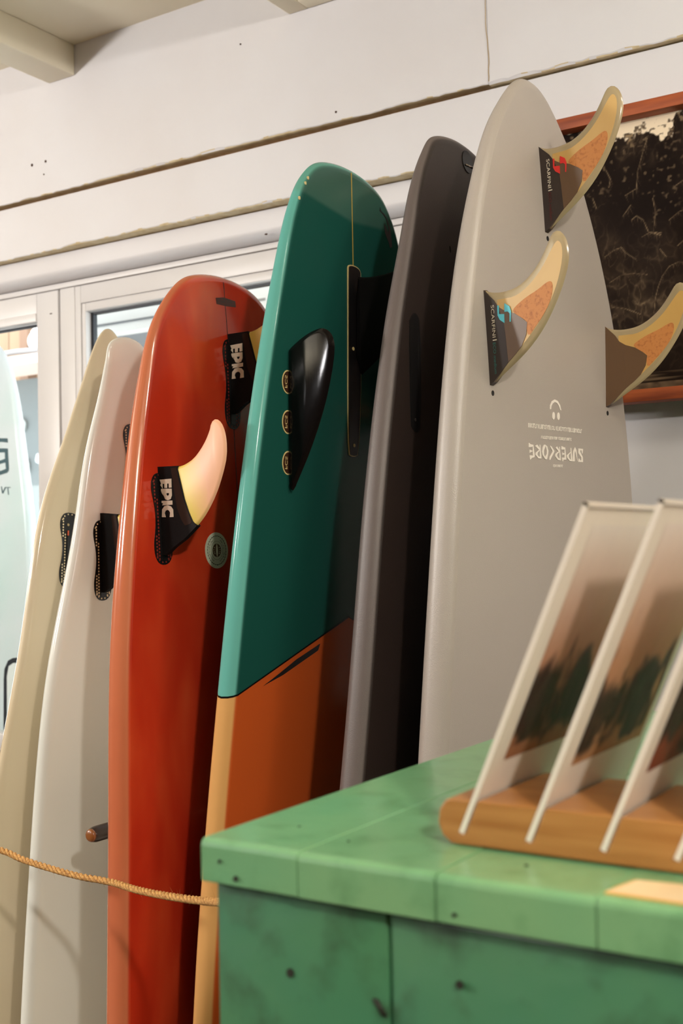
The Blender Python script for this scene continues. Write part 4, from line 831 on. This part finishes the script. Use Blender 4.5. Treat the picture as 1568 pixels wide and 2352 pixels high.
for a, b in zip(xs, xs[1:]):
    dz = rng.uniform(-.0004, .0003)
    y0 = YF+rng.uniform(-.0006, .0006)
    prof_ = [(y0, ZTOP-.0235), (y0, ZTOP+dz-.0042), (y0+.0006, ZTOP+dz-.0020), (y0+.0020, ZTOP+dz-.0006), (y0+.0042, ZTOP+dz), (1.10, ZTOP+dz), (1.10, ZTOP-.0235)]
    pk = poly_faces([prof_], lambda p_, q_, h: (h, p_, q_), (a+.0003, b-.0003), 'plank', M['green'], gc)
    pb = pk.modifiers.new('bevel', 'BEVEL'); pb.width = .0007; pb.segments = 2; pb.limit_method = 'ANGLE'; pb.angle_limit = math.radians(60)
box('plank_bed', XC+.007, .494, YF+.008, 1.09, ZTOP-.032, ZTOP-.0236, M['green_shaded'], gc)
box('front_panel', XC+.007, -.3098, YF+.006, YF+.024, .0, ZTOP-.0245, M['green_shaded'], gc, bevel=.001)
box('front_panel', -.3084, .49, YF+.0072, YF+.025, .0, ZTOP-.0262, M['green_shaded'], gc, bevel=.001)
box('side_panel', XC+.007, XC+.022, YF+.025, 1.09, 0, ZTOP-.033, M['green_shaded'], gc)
box('side_panel', .475, .49, YF+.025, 1.09, 0, ZTOP-.033, M['green_shaded'], gc)
box('back_panel', XC+.022, .475, 1.07, 1.09, 0, ZTOP-.033, M['green_shaded'], gc)
for x, z, r in ((-.370, 1.024, .0024), (-.269, 1.036, .0022), (-.401, 1.071, .0016), (-.412, 1.079, .001), (-.268, 1.0715, .0011)):
    disc('nail_head', (x, YF+(.006 if z < 1.066 else 0), z), r, M['knot'], gc, h=.0006, n=14)
for (x, y, r) in ((-.392, .56, .0012), (-.245, .546, .0012), (-.349, .545, .0008)): disc('nail_head', (x, y, ZTOP), r, M['knot'], gc, 'z', .0003, 10)
for x in (-.3185, -.3165): tube('paint_scratch', [(x, YF+.0055, 1.0205), (x+.006, YF+.0055, 1.0125)], .0007, M['knot'], gc, 6)
M['bare'] = mat('bare_wood', srgb(236, 214, 178), .5, noise=(20, srgb(224, 196, 150), .3, .7)); M['bare_edge'] = mat('varnish_edge', srgb(206, 160, 70), .5)
bp = [(-.195, .5215), (-.192, .530), (-.1885, .545), (-.17, .5475), (-.08, .549), (-.03, .548), (-.032, .5215)]
poly_faces([offset_poly(np.array(bp), .0022)], lambda a, b, h: (a, b, ZTOP+h), (0, .0004), 'varnish_edge', M['bare_edge'], gc)
poly_faces([bp], lambda a, b, h: (a, b, ZTOP+h), (.0002, .0008), 'bare_wood_patch', M['bare'], gc)

# ------------------------------------------------------------------ print rack with art prints
SL = .43; SX = [-.2905, -.2522, -.2122, -.1755, -.138, -.1005, -.063]
M['bamboo'] = mat('bamboo_block', srgb(178, 126, 68), .42, coat=.2, noise=(14, srgb(150, 96, 42), .35, .7, 5, (.5, 4, 9)))
Z0, Z1, ZS = ZTOP+.0006, 1.1145, 1.0965; xr = .0
hw = .0017
prof = [(-.2965, Z0), (-.302, Z0+.004), (-.3045, Z0+.0105), (-.3035, Z1-.006), (-.3, Z1-.0012), (-.2975, Z1)]
for x in SX:
    xt = x+SL*(Z1-ZS); prof += [(xt-hw, Z1), (x-hw, ZS), (x+hw, ZS), (xt+hw, Z1)]
prof += [(xr-.005, Z1), (xr, Z1-.005), (xr, Z0+.005), (xr-.005, Z0)]
pr = empty('print_rack', (0, 0, 0)); tag(pr, 'slotted bamboo block holding art prints upright on the green counter', 'display rack')
o = poly_faces([prof], lambda a, b, h: (a, h, b), (.565, .655), 'slotted_block', M['bamboo'], pr)
bv = o.modifiers.new('bevel', 'BEVEL'); bv.width = .0012; bv.segments = 2; bv.limit_method = 'ANGLE'; bv.angle_limit = math.radians(50)

M['card'] = mat('print_card_white', srgb(242, 232, 220), .5, spec=.3); M['paper'] = vcol_mat('glossy_print', .55, spec=.12)
sm = bpy.data.materials.new('plastic_sleeve'); sm.use_nodes = True; mxs, gl = glassmat(sm, (.97, .97, .96, 1), fac=.015, rough=.16, edge=.03)
N, L = sm.node_tree.nodes, sm.node_tree.links; tc_ = N.new('ShaderNodeTexCoord'); mp_ = N.new('ShaderNodeMapping'); mp_.inputs['Scale'].default_value = (6, 14, 3.5); ns = N.new('ShaderNodeTexNoise'); ns.inputs['Scale'].default_value = 3.0; ns.inputs['Detail'].default_value = 2
bb = N.new('ShaderNodeBump'); bb.inputs['Strength'].default_value = 1.0; bb.inputs['Distance'].default_value = .03
L.new(tc_.outputs['Object'], mp_.inputs[0]); L.new(mp_.outputs[0], ns.inputs['Vector']); L.new(ns.outputs[0], bb.inputs['Height']); L.new(bb.outputs[0], gl.inputs['Normal'])
M['sleeve_plastic'] = sm
LABS = ['leftmost art print in a clear sleeve, dark palm shapes on it', 'second art print from the left in the bamboo rack, brown and pink', 'third art print from the left, mostly in view at its lower part', 'fourth art print from the left, cut by the picture edge', 'fifth art print in the bamboo rack, beyond the picture edge', 'sixth art print in the bamboo rack, beyond the picture edge', 'last art print at the right end of the bamboo rack']
HT = .1885; YD = .140
for i, x in enumerate(SX):
    ux, uz = SL/math.hypot(SL, 1), 1/math.hypot(SL, 1)
    nxv, nzv = uz, -ux
    base = (x, .565, ZS+.0003)
    ap = empty('art_print', base); tag(ap, LABS[i], 'print', 'art prints in the bamboo rack')
    F_ = lambda a, b, h, ux=ux, uz=uz: (ux*b+nxv*h, a, uz*b+nzv*h)        # a: depth (Y), b: up along the card, h: toward the viewer side
    poly_faces([[(.0015, 0), (YD-.0015, 0), (YD-.0015, HT-.003), (.0015, HT-.003)]], F_, (-.0012, .0002), 'backing_card', M['card'], ap)
    poly_faces([[(0, 0), (YD, 0), (YD, HT), (0, HT)]], F_, (.0008, .00085), 'plastic_sleeve', M['sleeve_plastic'], ap)
    poly_faces([[(0, 0), (.0008, 0), (.0008, HT), (0, HT)], [(0, HT-.0018), (YD, HT-.0018), (YD, HT), (0, HT)]], F_, (-.0016, .0013), 'sleeve_fold', mat('sleeve_fold_%d' % i, srgb(230, 220, 206), .3, coat=.2), ap)
    na, nb = 70, 110
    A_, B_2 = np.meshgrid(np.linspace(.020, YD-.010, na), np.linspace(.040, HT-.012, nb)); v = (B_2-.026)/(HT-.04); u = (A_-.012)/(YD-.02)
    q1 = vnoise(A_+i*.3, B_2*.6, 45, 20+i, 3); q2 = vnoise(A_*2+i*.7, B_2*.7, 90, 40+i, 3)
    top = np.array([[236, 226, 218], [240, 226, 218], [232, 214, 200]][i % 3])/255; midc = np.array([[190, 140, 112], [196, 146, 112], [170, 96, 66]][i % 3])/255; low = np.array([[150, 96, 62], [178, 126, 84], [120, 50, 30]][i % 3])/255  # whitish upper tone stands in for glare on the sleeve
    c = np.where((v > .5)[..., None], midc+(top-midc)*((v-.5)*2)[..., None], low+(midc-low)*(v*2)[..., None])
    trees = np.clip((q1-.47+.25*np.exp(-((v-.32)/.13)**2)-.30*np.clip((v-.40)/.22, 0, 1.6)-.3*np.clip((.16-v)/.06, 0, 1))*6, 0, 1)
    trees = np.maximum(trees, np.clip((q2-.5+.16*np.exp(-((v-.30)/.1)**2)-.30*np.clip((v-.34)/.2, 0, 1.6)-.25*np.clip((.2-v)/.06, 0, 1))*6, 0, 1))
    c = c*(1-trees[..., None]*.9)+np.array([44, 28, 24])/255*trees[..., None]*.9
    lin = np.where(c <= .04045, c/12.92, ((c+.055)/1.055)**2.4)
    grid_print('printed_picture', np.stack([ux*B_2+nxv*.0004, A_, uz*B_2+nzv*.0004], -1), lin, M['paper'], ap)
